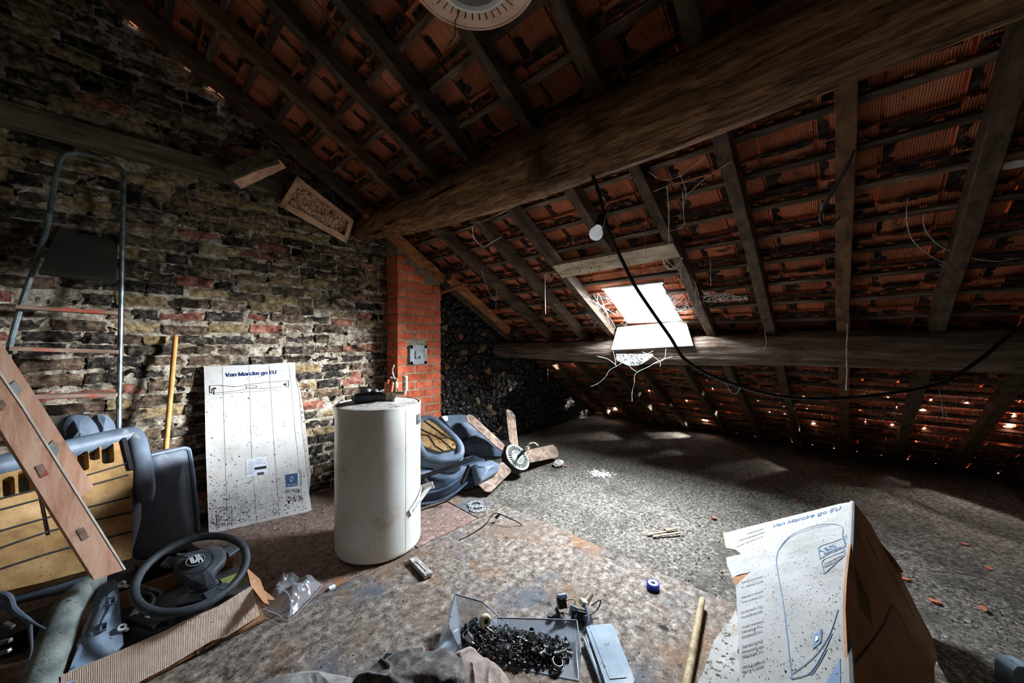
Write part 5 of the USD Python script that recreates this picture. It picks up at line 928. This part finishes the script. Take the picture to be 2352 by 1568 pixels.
obj('boiler_drawing', cat([ink(tp1, bez([(x, y, 0) for x, y in ((1820, 1560), (1812, 1490), (1800, 1390), (1788, 1320), (1784, 1285), (1792, 1258), (1820, 1228), (1870, 1208), (1915, 1204), (1935, 1212), (1936, 1232))], 6)[:, :2], .0028), ink(tp1, bez([(x, y, 0) for x, y in ((1790, 1262), (1818, 1233), (1868, 1213), (1908, 1207))], 6)[:, :2], .002), ink(tp1, bez([(x, y, 0) for x, y in ((1822, 1548), (1870, 1510), (1905, 1460), (1926, 1400))], 6)[:, :2], .002), ink(tp1, bez([(x, y, 0) for x, y in ((1820, 1560), (1858, 1548), (1880, 1520), (1898, 1486), (1912, 1455))], 6)[:, :2], .0025), ink(tp1, bez([(x, y, 0) for x, y in ((1855, 1545), (1866, 1548), (1884, 1522), (1900, 1492))], 6)[:, :2], .002)]), INK_B, tb, smooth=False)
obj('capacity_box', cat([ink(tp1, [(1880, 1260), (1886, 1254), (1940, 1236), (1942, 1254), (1916, 1268), (1914, 1266), (1884, 1284)], .0035, closed=True), ink(tp1, [(1936, 1234), (1945, 1231), (1947, 1246), (1941, 1250)], .003, closed=True)]), INK_B, tb, smooth=False)
obj('lettering', letters(tp1, '150L', (1892, 1274), (1934, 1257), bold=True, squash=2.6), INK_B, tb, smooth=False)
obj('element_box', cat([ink(tp1, [(1888, 1292), (1893, 1285), (1944, 1264), (1945, 1272), (1918, 1296), (1894, 1318)], .003, closed=True), ink(tp1, [(1937, 1258), (1946, 1255), (1946, 1268), (1941, 1272)], .003, closed=True)]), INK_B, tb, smooth=False)
for tx, a_, b_ in (('Droge weerstand', (1896, 1297), (1938, 1276)), ('R\u00e9sistance blind\u00e9e', (1896, 1304), (1938, 1282))): obj('lettering', letters(tp1, tx, a_, b_, squash=1.5), INK_K, tb, smooth=False)
lb = obj('logo', slab(tp1, [(1870, 1460), (1886, 1446), (1886, 1476), (1868, 1492)], .0007, .0014), INK_B, tb, label='small blue logo square', smooth=False)
obj('logo_sign', ink(tp1, [(1877, 1464), (1880, 1466), (1879, 1472), (1876, 1474)], .003, .0026, closed=True), STICK, lb, smooth=False)
obj('logo_edge', ink(tp1, [(1886, 1446), (1889, 1446), (1888, 1462), (1886, 1476)], .0015, .0016), INK_B, lb, smooth=False)
obj('blue_band', slab(tp1, [(1931, 1512), (1932, 1640), (1886, 1640), (1900, 1568)], .0007, .0014), INK_B, tb, smooth=False)
for k, (tx) in enumerate(('Staand muurmodel', 'M. vertical mural', '', 'Magnesium anode', 'Thermostaat 70', '', 'Email tank 150', 'Cuve \u00e9maill\u00e9e', '', 'Droge weerstand', 'Isolatie PU', 'Installation', '', 'Beveiliging', 'Garantie 5 jaar', 'R\u00e9glage int.', '', 'Veilig in gebruik', 'Facile \u00e0 poser')):
    if tx: y = 1334 + 11.5 * k; obj('lettering', letters(tp1, tx, (1703 + k * .15, y + 6), (1740 + len(tx) * .8 + k * .3, y - 9), squash=1.35), INK_G, tb, smooth=False)
obj('dark_print', cat([ink(tp2, bez([(x, y, 0) for x, y in ((1965, 1520), (2000, 1475), (2030, 1432), (2044, 1396), (2052, 1392), (2075, 1430), (2100, 1490))], 6)[:, :2], .004), letters(tp2, 'Van Marcke go', (2056, 1330), (2104, 1424), bold=True)] + [ink(tp2, [(1962 + 5 * k, 1300 + 12 * k), (1975 + 5 * k, 1400 + 9 * k - (k * 29 % 17))], .002) for k in range(7)] + [ink(tp2, [(1985 + 6 * k, 1222 + 10 * k), (2001 + 6 * k, 1262 + 12 * k)], .002) for k in range(4)]), INK_K, tb, smooth=False)
obj('bottom_panel', slab(Plane(V(1.5, .3, .006), V(1.5, -.2, .006), V(1.0, .3, .006)), [(1680, 1420), (1690, 1400), (1712, 1470), (1730, 1640), (1590, 1640), (1600, 1572), (1616, 1540), (1640, 1470)], .005), CARD_D, tb, label='dirty white flap lying on the floor', smooth=False)
t = thing('plastic_tub', 'edge of a pale blue clear plastic tub in the bottom right corner', 'tub', onz(2350, 1560))
obj('tub', slab(Plane(onz(2326, 1568, .02), onz(2380, 1568, .02), onz(2345, 1530, .08)), [(2324, 1600), (2328, 1540), (2336, 1530), (2372, 1533), (2372, 1600)], .05, rnd=.006), LIDM, t)
SH = ['red tile flake on the grit behind the tent carton', 'long red tile flake right of the tent carton', 'red tile flake at the edge of the dark eaves floor', 'small red tile flake on the brightly lit grit', 'red tile flake between the laths and the eaves', 'red tile flake farthest right beside the tent carton', 'red tile flake in the shaded grit at the right', 'tiny red tile flake near the fan blade tip', 'dark red tile flake in the eaves shadow', 'red tile flake by the split laths', 'red tile flake just off the tent carton flap', 'red tile flake highest on the right grit']
for k, (x, y) in enumerate(((1825, 1150), (2148, 1382), (1700, 1092), (1588, 1100), (1640, 1190), (2258, 1398), (2215, 1250), (1300, 1070), (1810, 1085), (1530, 1215), (2080, 1330), (2270, 1305))):
    q = [(rng.uniform(.5, 1) * math.cos(a) * .03, rng.uniform(.4, 1) * math.sin(a) * .016) for a in np.linspace(0, 6.28, 8, False)]; a = rng.uniform(0, 3.1)
    flat('tile_shard', SH[k], 'tile shard', CHIP_R, polyx(Polygon(q).buffer(0).convex_hull, .006, frame(onz(x, y, -.008), (math.cos(a), math.sin(a), 0), (-math.sin(a), math.cos(a), 0), (0, 0, 1))), 'shard', 'red tile flakes on the grit')
t = thing('mortar_lump', 'fist sized lump of grey mortar on the grit beyond the fan blade', 'lump', onz(1283, 1066, -.01))
me = trimesh.creation.icosphere(3, .055); me.vertices *= (1.3, 1, .6) ; me.vertices *= (1 + .7 * nz(me.vertices, 22, 3, 3))[:, None]; me.apply_translation(onz(1283, 1064, .015)); obj('lump', me, DUSTY, t, smooth=25)
t = thing('plaster_patch', 'white crumbled plaster spilled on the grit under the window', 'plaster', onz(1378, 1085, -.01))
obj('crumbs', flakes(160, lambda n: onz(1378, 1085)[0] + rng.normal(0, .05, n), lambda n: onz(1378, 1085)[1] + rng.normal(0, .06, n), .01, .028, -.01), SILL, t, smooth=False)
t = thing('split_lath', 'thin split laths lying on the grit near the board edge', 'wood', onz(1525, 1222, -.01))
for a_, b_ in (((1486, 1228), (1530, 1220)), ((1500, 1232), (1562, 1222)), ((1530, 1218), (1556, 1212))): obj('lath', bar(onz(*a_, -.003), onz(*b_, .004), .014, .006, r=.001), PALEW, t)

# ---- things under the roof
t = thing('crate', 'shallow wooden crate with a stained bottom fixed under the roof by the log beam', 'crate', onY(730, 480, 3.02))
ka, kb, kc, kd = onY(645, 473, 3.08), onY(685, 407, 2.98), onY(812, 506, 2.98), onY(795, 557, 3.08); kp = Plane(ka, kd, kb)
obj('bottom_board', slab(kp, [(650, 470), (688, 412), (808, 507), (793, 552)], .012, -.05), CRATE_B, t, smooth=False)
for q in ([(642, 473), (683, 405), (694, 412), (654, 478)], [(683, 405), (813, 506), (808, 514), (678, 413)], [(813, 506), (796, 559), (789, 551), (804, 504)], [(796, 559), (642, 473), (650, 462), (800, 546)]):
    obj('crate_side', slab(kp, q, .06), CRATE, t, smooth=False)
t = thing('timber_block', 'short squared timber block jutting from the end of the wall plank', 'timber', onY(590, 385, 2.98))
obj('block', bar(onY(530, 407, 3.05), onY(640, 362, 2.86), .10, .10, r=.008), GABLEW, t); obj('block_underside', bar(onY(545, 424, 3.02), onY(650, 375, 2.84), .075, .012, (.1, .3, 1)), RAILW, t)
# round disc
dz = 2.40; df = onz(1085, 69, dz); dd = nrm(V(df[0], df[1], 0)); dc = V(df[0], df[1], dz) - dd * .212
t = thing('round_disc', 'round beige disc with radial slots and a cracked white inner ring hung under the tiles', 'disc', dc)
G = frame(dc, dd, np.cross((0, 0, 1), dd), (0, 0, 1))
dk = affinity.scale(rg.buffer(0, 16), .205, .205).difference(affinity.scale(rg, .125, .125))
for k in range(40): dk = dk.difference(affinity.rotate(sbox(.138, -.0022, .170, .0022), k * 2 * math.pi / 40, origin=(0, 0), use_radians=True))
obj('slotted_plate', polyx(dk, .004, G), DISC, t, smooth=False)
obj('outer_rim', lathe([(.203, -.002), (.209, -.004), (.213, .0), (.213, .03), (.209, .03), (.205, .006), (.203, .004)], 64, G), DISC, t)
obj('inner_ring', lathe([(.098, .006), (.100, -.016), (.108, -.024), (.122, -.020), (.133, -.006), (.133, .004), (.098, .006)], 56, G), PAINT, t, label='cracked white inner ring')
obj('socket_cup', lathe([(0, .05), (.09, .05), (.10, .004), (.104, .004), (.094, .056), (0, .056)], 40, G), DARK, t)
obj('hanger', tube([dc + (0, 0, .05), V(dc[0], dc[1], roofz(dc[0]) - .02)], .012, 8), STEEL, t)
obj('thin_wire', tube(bez([onz(1052, 20, dz - .004), onz(1051, 38, dz - .005), onz(1046, 48, dz - .006), onz(1045, 66, dz - .01), onz(1044, 84, dz - .05), onz(1036, 95, dz - .08), onz(1028, 104, dz - .08)], 6), .0016, 6), RUBBER, t)
# bulb and cable
cbl = thing('power_cable', 'thick black power cable drooping from the log beam past the window to the right', 'cable', at(1345, 290, 1.75))
cp_ = [(1345, 278, 1.78), (1346, 330, 1.62), (1356, 385, 1.60), (1378, 450, 1.60), (1398, 530, 1.60), (1430, 600, 1.61), (1458, 655, 1.62), (1500, 718, 1.63), (1540, 775, 1.64), (1570, 822, 1.64), (1620, 856, 1.63), (1690, 884, 1.62), (1770, 906, 1.61), (1850, 915, 1.6), (1930, 914, 1.6), (2020, 906, 1.6), (2110, 892, 1.6), (2180, 870, 1.6), (2250, 826, 1.6), (2310, 776, 1.6), (2380, 722, 1.62)]
obj('cable', tube(bez([at(*p) for p in cp_], 6), .0078, 10), RUBBER, cbl)
bu = thing('light_bulb', 'dusty white light bulb in a black socket hanging from a thin wire', 'light bulb', at(1370, 534, 1.6))
ba, bx_ = at(1369, 536, 1.6), nrm(at(1386, 488, 1.62) - at(1369, 536, 1.6)); BF = frame(ba, *axes(bx_))
obj('glass_bulb', lathe([(0, -.031), (.012, -.029), (.022, -.022), (.029, -.011), (.031, .0), (.029, .010), (.022, .022), (.016, .032), (.013, .042), (0, .042)], 32, BF), BULB, bu)
obj('socket', lathe([(0, .036), (.016, .036), (.019, .042), (.019, .075), (.015, .088), (.010, .098), (0, .10)], 24, BF), RUBBER, bu)
obj('thin_wire', tube(bez([at(1389, 480, 1.62), at(1392, 468, 1.61), at(1384, 452, 1.605), at(1384, 470, 1.60)], 6), .002, 6), WEB, bu)
obj('thin_wire', tube(bez([at(1378, 540, 1.585), at(1386, 518, 1.585), at(1392, 496, 1.59), at(1404, 470, 1.6), at(1420, 440, 1.61)], 6), .0016, 6), WEB, bu)
t = thing('hanging_strap', 'narrow dark strap hanging in a hook shape in front of the bright rafter', 'strap', onroof(1920, 430, -.16))
obj('strap', tube(bez([onroof(x, y, h) for x, y, h in ((1962, 345, -.12), (1950, 375, -.14), (1930, 410, -.15), (1905, 450, -.16), (1888, 480, -.16), (1884, 502, -.17), (1894, 516, -.17), (1912, 516, -.165), (1930, 498, -.155))], 6), [.004] * 6 + [.007] * 8 + [.009] * 10 + [.006] * 10 + [.004] * 15, 6), RUBBER, t)
for k, (lb, pts) in enumerate((('thin slack wire hanging in a loop under the dark tiles at the right', [(2085, 455), (2082, 500), (2092, 545), (2120, 575), (2160, 600), (2210, 612)]), ('thin slack wire trailing below the wire loop at the far right', [(2120, 490), (2126, 530), (2160, 565), (2220, 590), (2290, 600), (2345, 592)]))):
    t = thing('slack_wire', lb, 'wire', onroof(*pts[0], -.05)); obj('wire', tube(bez([onroof(x, y, -.10 if 0 < i < len(pts) - 1 else -.05) for i, (x, y) in enumerate(pts)], 6), .002, 6), WEB, t)
t = thing('dusty_string', 'long straight dusty cord hanging from the low purlin right of the window', 'cord', V(*onX(1945, 706, 3.02)))
obj('cord', tube([onX(1945, y, 3.02) + (0, rng.normal(0, .0015), 0) for y in np.linspace(706, 896, 14)], [.0032 + .0012 * (i % 2) for i in range(14)], 6), WEB, t)
obj('cord_knot', trimesh.creation.icosphere(1, .006).apply_translation(onX(1945, 803, 3.02)), WEB, t)
t = thing('torn_foil', 'torn scrap of pale foil caught between the tiles at the right edge', 'scrap', onroof(2335, 380, -.03))
obj('foil', pillow([(-.045, -.012), (.0, -.022), (.045, -.008), (.04, .012), (-.012, .018), (-.04, .008)], .006, .002, frame(onroof(2332, 380, -.03), (.2, -1, 0), (CO, .2, -SI), (SI, 0, CO)), 40, wob=.03, seed=2), SILL, t)

# ---- cobwebs: dust laden strands
def web(label, strands, r=.0022, sheet=None):
    t = thing('cobweb', label, 'cobweb', strands[0][0])
    for i, s_ in enumerate(strands):
        p = bez(s_, 5); obj('strand', tube(p, .72 * r * rng.uniform(.5, 1.2, len(p)) * (1 if i == 0 else .75), 5), WEB, t)
    if sheet is not None: obj('web_sheet', sheet, WEBS, t, smooth=True)
WEBS = usdkit.material(stage, '/World/Looks/web_film', {'t': ('transparent_bsdf', {}), 'd': ('diffuse_bsdf', {'color': (.6, .6, .58)}), 'g': ('geometry', {}), 'n': ('noise_texture', {'scale': 60.0, 'detail': 6.0}), 'm': ('map_range', {'from_min': .46, 'from_max': .66, 'to_min': .03, 'to_max': .75, 'clamp': True}), 'x': ('mix_closure', {})},
                       [('g.position', 'n.vector'), ('n.fac', 'm.value'), ('m.result', 'x.fac'), ('t.BSDF', 'x.closure1'), ('d.BSDF', 'x.closure2')], surface='x.closure')
hang = lambda x, y0, y1, h=-.13: [(lambda a: [a, V(a[0], a[1], a[2] - (a[2] - at(x, y1, np.dot(a[:2], (cc, ss)))[2]) * .5) + rng.normal(0, .002, 3), at(x + 1, y1, np.dot(a[:2], (cc, ss)))])(onroof(x, y0, h))]
web('long dusty cobweb strand hanging down left of the window plank', hang(1252, 630, 722) + [[onroof(1252, 635, -.13), onroof(1262, 648, -.14), onroof(1272, 632, -.12)], [onroof(1252, 632, -.13), onroof(1268, 630, -.13), onroof(1285, 628, -.12)]], .004)
web('forked cobweb strand hanging over the left rafters', [[onroof(1106, 620, -.12), onroof(1122, 668, -.16), onroof(1138, 690, -.2)], [onroof(1143, 660, -.12), onroof(1140, 690, -.17), onroof(1139, 708, -.2)]], .003)
web('looped cobweb hanging beneath the log beam near the chimney', [[onroof(1085, 520, -.3), onroof(1088, 545, -.26), onroof(1100, 560, -.22), onroof(1112, 566, -.2), onroof(1130, 556, -.18), onroof(1152, 544, -.14)], [onroof(1080, 512, -.3), onroof(1110, 508, -.28), onroof(1150, 490, -.28), onroof(1190, 470, -.28), onroof(1260, 450, -.3)]], .0045)
web('pair of cobweb strands hanging above the right end of the window plank', [[onroof(1532, 430, -.12), onroof(1536, 480, -.15), onroof(1536, 530, -.17), onroof(1537, 566, -.18)], [onroof(1568, 440, -.12), onroof(1570, 490, -.15), onroof(1572, 512, -.16), onroof(1560, 524, -.165), onroof(1540, 530, -.17)], [onroof(1490, 395, -.2), onroof(1520, 412, -.14), onroof(1560, 405, -.12), onroof(1620, 360, -.12)], [onroof(1560, 395, -.14), onroof(1575, 440, -.13), onroof(1570, 480, -.14)], [onroof(1500, 440, -.12), onroof(1540, 425, -.13), onroof(1600, 415, -.12)], [onroof(1680, 370, -.12), onroof(1620, 410, -.13), onroof(1575, 450, -.13)]], .004)
web('thin cobweb thread hanging left of the bulb', hang(1316, 505, 566), .002)
web('thin cobweb thread hanging nearest left of the bulb socket', hang(1347, 515, 563), .002)
web('cobweb thread hanging before the middle of the window plank', hang(1483, 500, 582, -.17), .002)
web('ball of cobweb at the right end of the window plank', [[onroof(1545 + 22 * math.cos(a), 605 + 14 * math.sin(a * 1.7), -.13 - .02 * math.sin(a)) for a in np.linspace(k, k + 4.5, 7)] for k in range(7)] + [[onroof(1562, 615, -.13), onroof(1564, 640, -.15), onroof(1564, 655, -.16)]], .003)
web('cobweb hanging under the right rafter beside the window', hang(1598, 645, 732, -.12) + [[onroof(1590, 640, -.12), onroof(1600, 660, -.13), onroof(1610, 700, -.12)]], .003)
web('tangled cobwebs on the right edge of the window', [[onroof(1535 + rng.uniform(0, 50), 675 + rng.uniform(0, 45), -.08) for _ in range(4)] for k in range(9)], .0022)
web('tangled cobwebs on the left edge of the window by the bright rafter', [[onroof(1345 + rng.uniform(0, 70), 670 + rng.uniform(0, 85), -.09) for _ in range(4)] for k in range(14)], .002)
web('cobweb strand drooping under the tiles right of the window', hang(1632, 598, 656, -.1), .003)
p0 = lambda x, y, X=3.0: onX(x, y, X)
sheet = grid(lambda u, v: np.array([p0(1415 + 85 * a, 812 + (6 + 18 * math.sin(math.pi * a)) * b + 8 * b * (1 - a), 3.0 - .05 * b) for a, b in zip(u, v)]), 16, 6)
web('thick web of dusty strands dangling from the purlin beneath the window', [[p0(1372, 818), p0(1395, 824), p0(1412, 836), p0(1416, 842)], [p0(1500, 806), p0(1470, 820), p0(1440, 828), p0(1418, 840)], [p0(1414, 842), p0(1400, 850), p0(1390, 866), p0(1374, 880), p0(1356, 888)], [p0(1415, 840), p0(1412, 820), p0(1408, 806)], [p0(1545, 818), p0(1510, 830), p0(1490, 842), p0(1468, 852), p0(1458, 862), p0(1457, 880), p0(1452, 900), p0(1452, 922)], [p0(1440, 832), p0(1450, 845), p0(1462, 853)], [p0(1475, 808), p0(1500, 818), p0(1516, 832), p0(1516, 842)], [p0(1530, 800), p0(1525, 825), p0(1500, 836)]], .0042, sheet)
web('small forked cobweb dangling from the black cable', [[at(1655, 872, 1.62), at(1670, 885, 1.62), at(1680, 902, 1.62), at(1690, 903, 1.62)], [at(1702, 886, 1.62), at(1697, 896, 1.62), at(1690, 905, 1.62)]], .0022)
web('dark hanging cobweb strand at the stone wall corner', hang(1258, 825, 880, -.05), .004)
web('short cobweb tuft hanging in the dark eaves under the cable', [[at(2156, 892, 2.6), at(2164, 930, 2.6), at(2166, 960, 2.6)], [at(2170, 955, 2.6), at(2172, 945, 2.6), at(2176, 960, 2.6)]], .004)
web('cobweb threads crossing the boards of the low purlin right of the window', [[p0(1756, 760), p0(1760, 785), p0(1754, 805)], [p0(1735, 802), p0(1752, 800), p0(1766, 806)]], .003)
sh2 = grid(lambda u, v: np.array([onroof(1612 + 105 * a, 668 + 28 * b + 10 * a * (1 - b) - 6 * a * b, -.1 + .04 * math.sin(3.1 * a) * b) for a, b in zip(u, v)]), 14, 6)
web('hazy sheet of cobweb stretched between the rafters right of the window', [[onroof(1610, 665, -.1), onroof(1660, 690, -.08), onroof(1720, 684, -.08)], [onroof(1640, 706, -.1), onroof(1690, 704, -.09), onroof(1745, 696, -.08)]], .0018, sh2)

# splashes of dirt stuck on the two printed cards
def flecks(pl, poly, n, wt, lo=.0015, hi=.006):
    P = Polygon(poly); b = P.bounds; out = []
    while len(out) < n:
        x, y = rng.uniform(b[0], b[2]), rng.uniform(b[1], b[3])
        if not P.contains(shapely.Point(x, y)) or rng.random() > wt((x - b[0]) / (b[2] - b[0]), (y - b[1]) / (b[3] - b[1])): continue
        q = pl.loc(pl.at(x, y)); r = rng.uniform(lo, hi) * rng.uniform(.4, 1); a = rng.uniform(0, 6.28); e = rng.uniform(.25, .8); k = 6
        t_ = np.arange(k) / k * 6.2832; pp_ = np.c_[np.cos(t_), e * np.sin(t_)] * r * rng.uniform(.6, 1.2, (k, 1)); pp_ = pp_ @ np.array([[math.cos(a), math.sin(a)], [-math.sin(a), math.cos(a)]]) + q
        w = pl.w(pp_, .0012); out.append(T(np.vstack([w, pl.w(q, .0022 + r * .15)]), [(i, (i + 1) % k, k) for i in range(k)]))
    return cat(out)
obj('dirt_flecks', flecks(cp, [(484, 1215), (706, 1168), (690, 985), (675, 850), (472, 850), (474, 1020)], 1900, lambda u, v: .03 + v ** 5, .001, .0055), GRIT_D, card, kind='stuff', smooth=False)
obj('dirt_flecks', flecks(tp1, [(1672, 1226), (1950, 1158), (1936, 1400), (1944, 1560), (1706, 1560), (1696, 1400)], 1500, lambda u, v: .9 - .5 * v, .0008, .0032), GRIT_D, tb, kind='stuff', smooth=False)
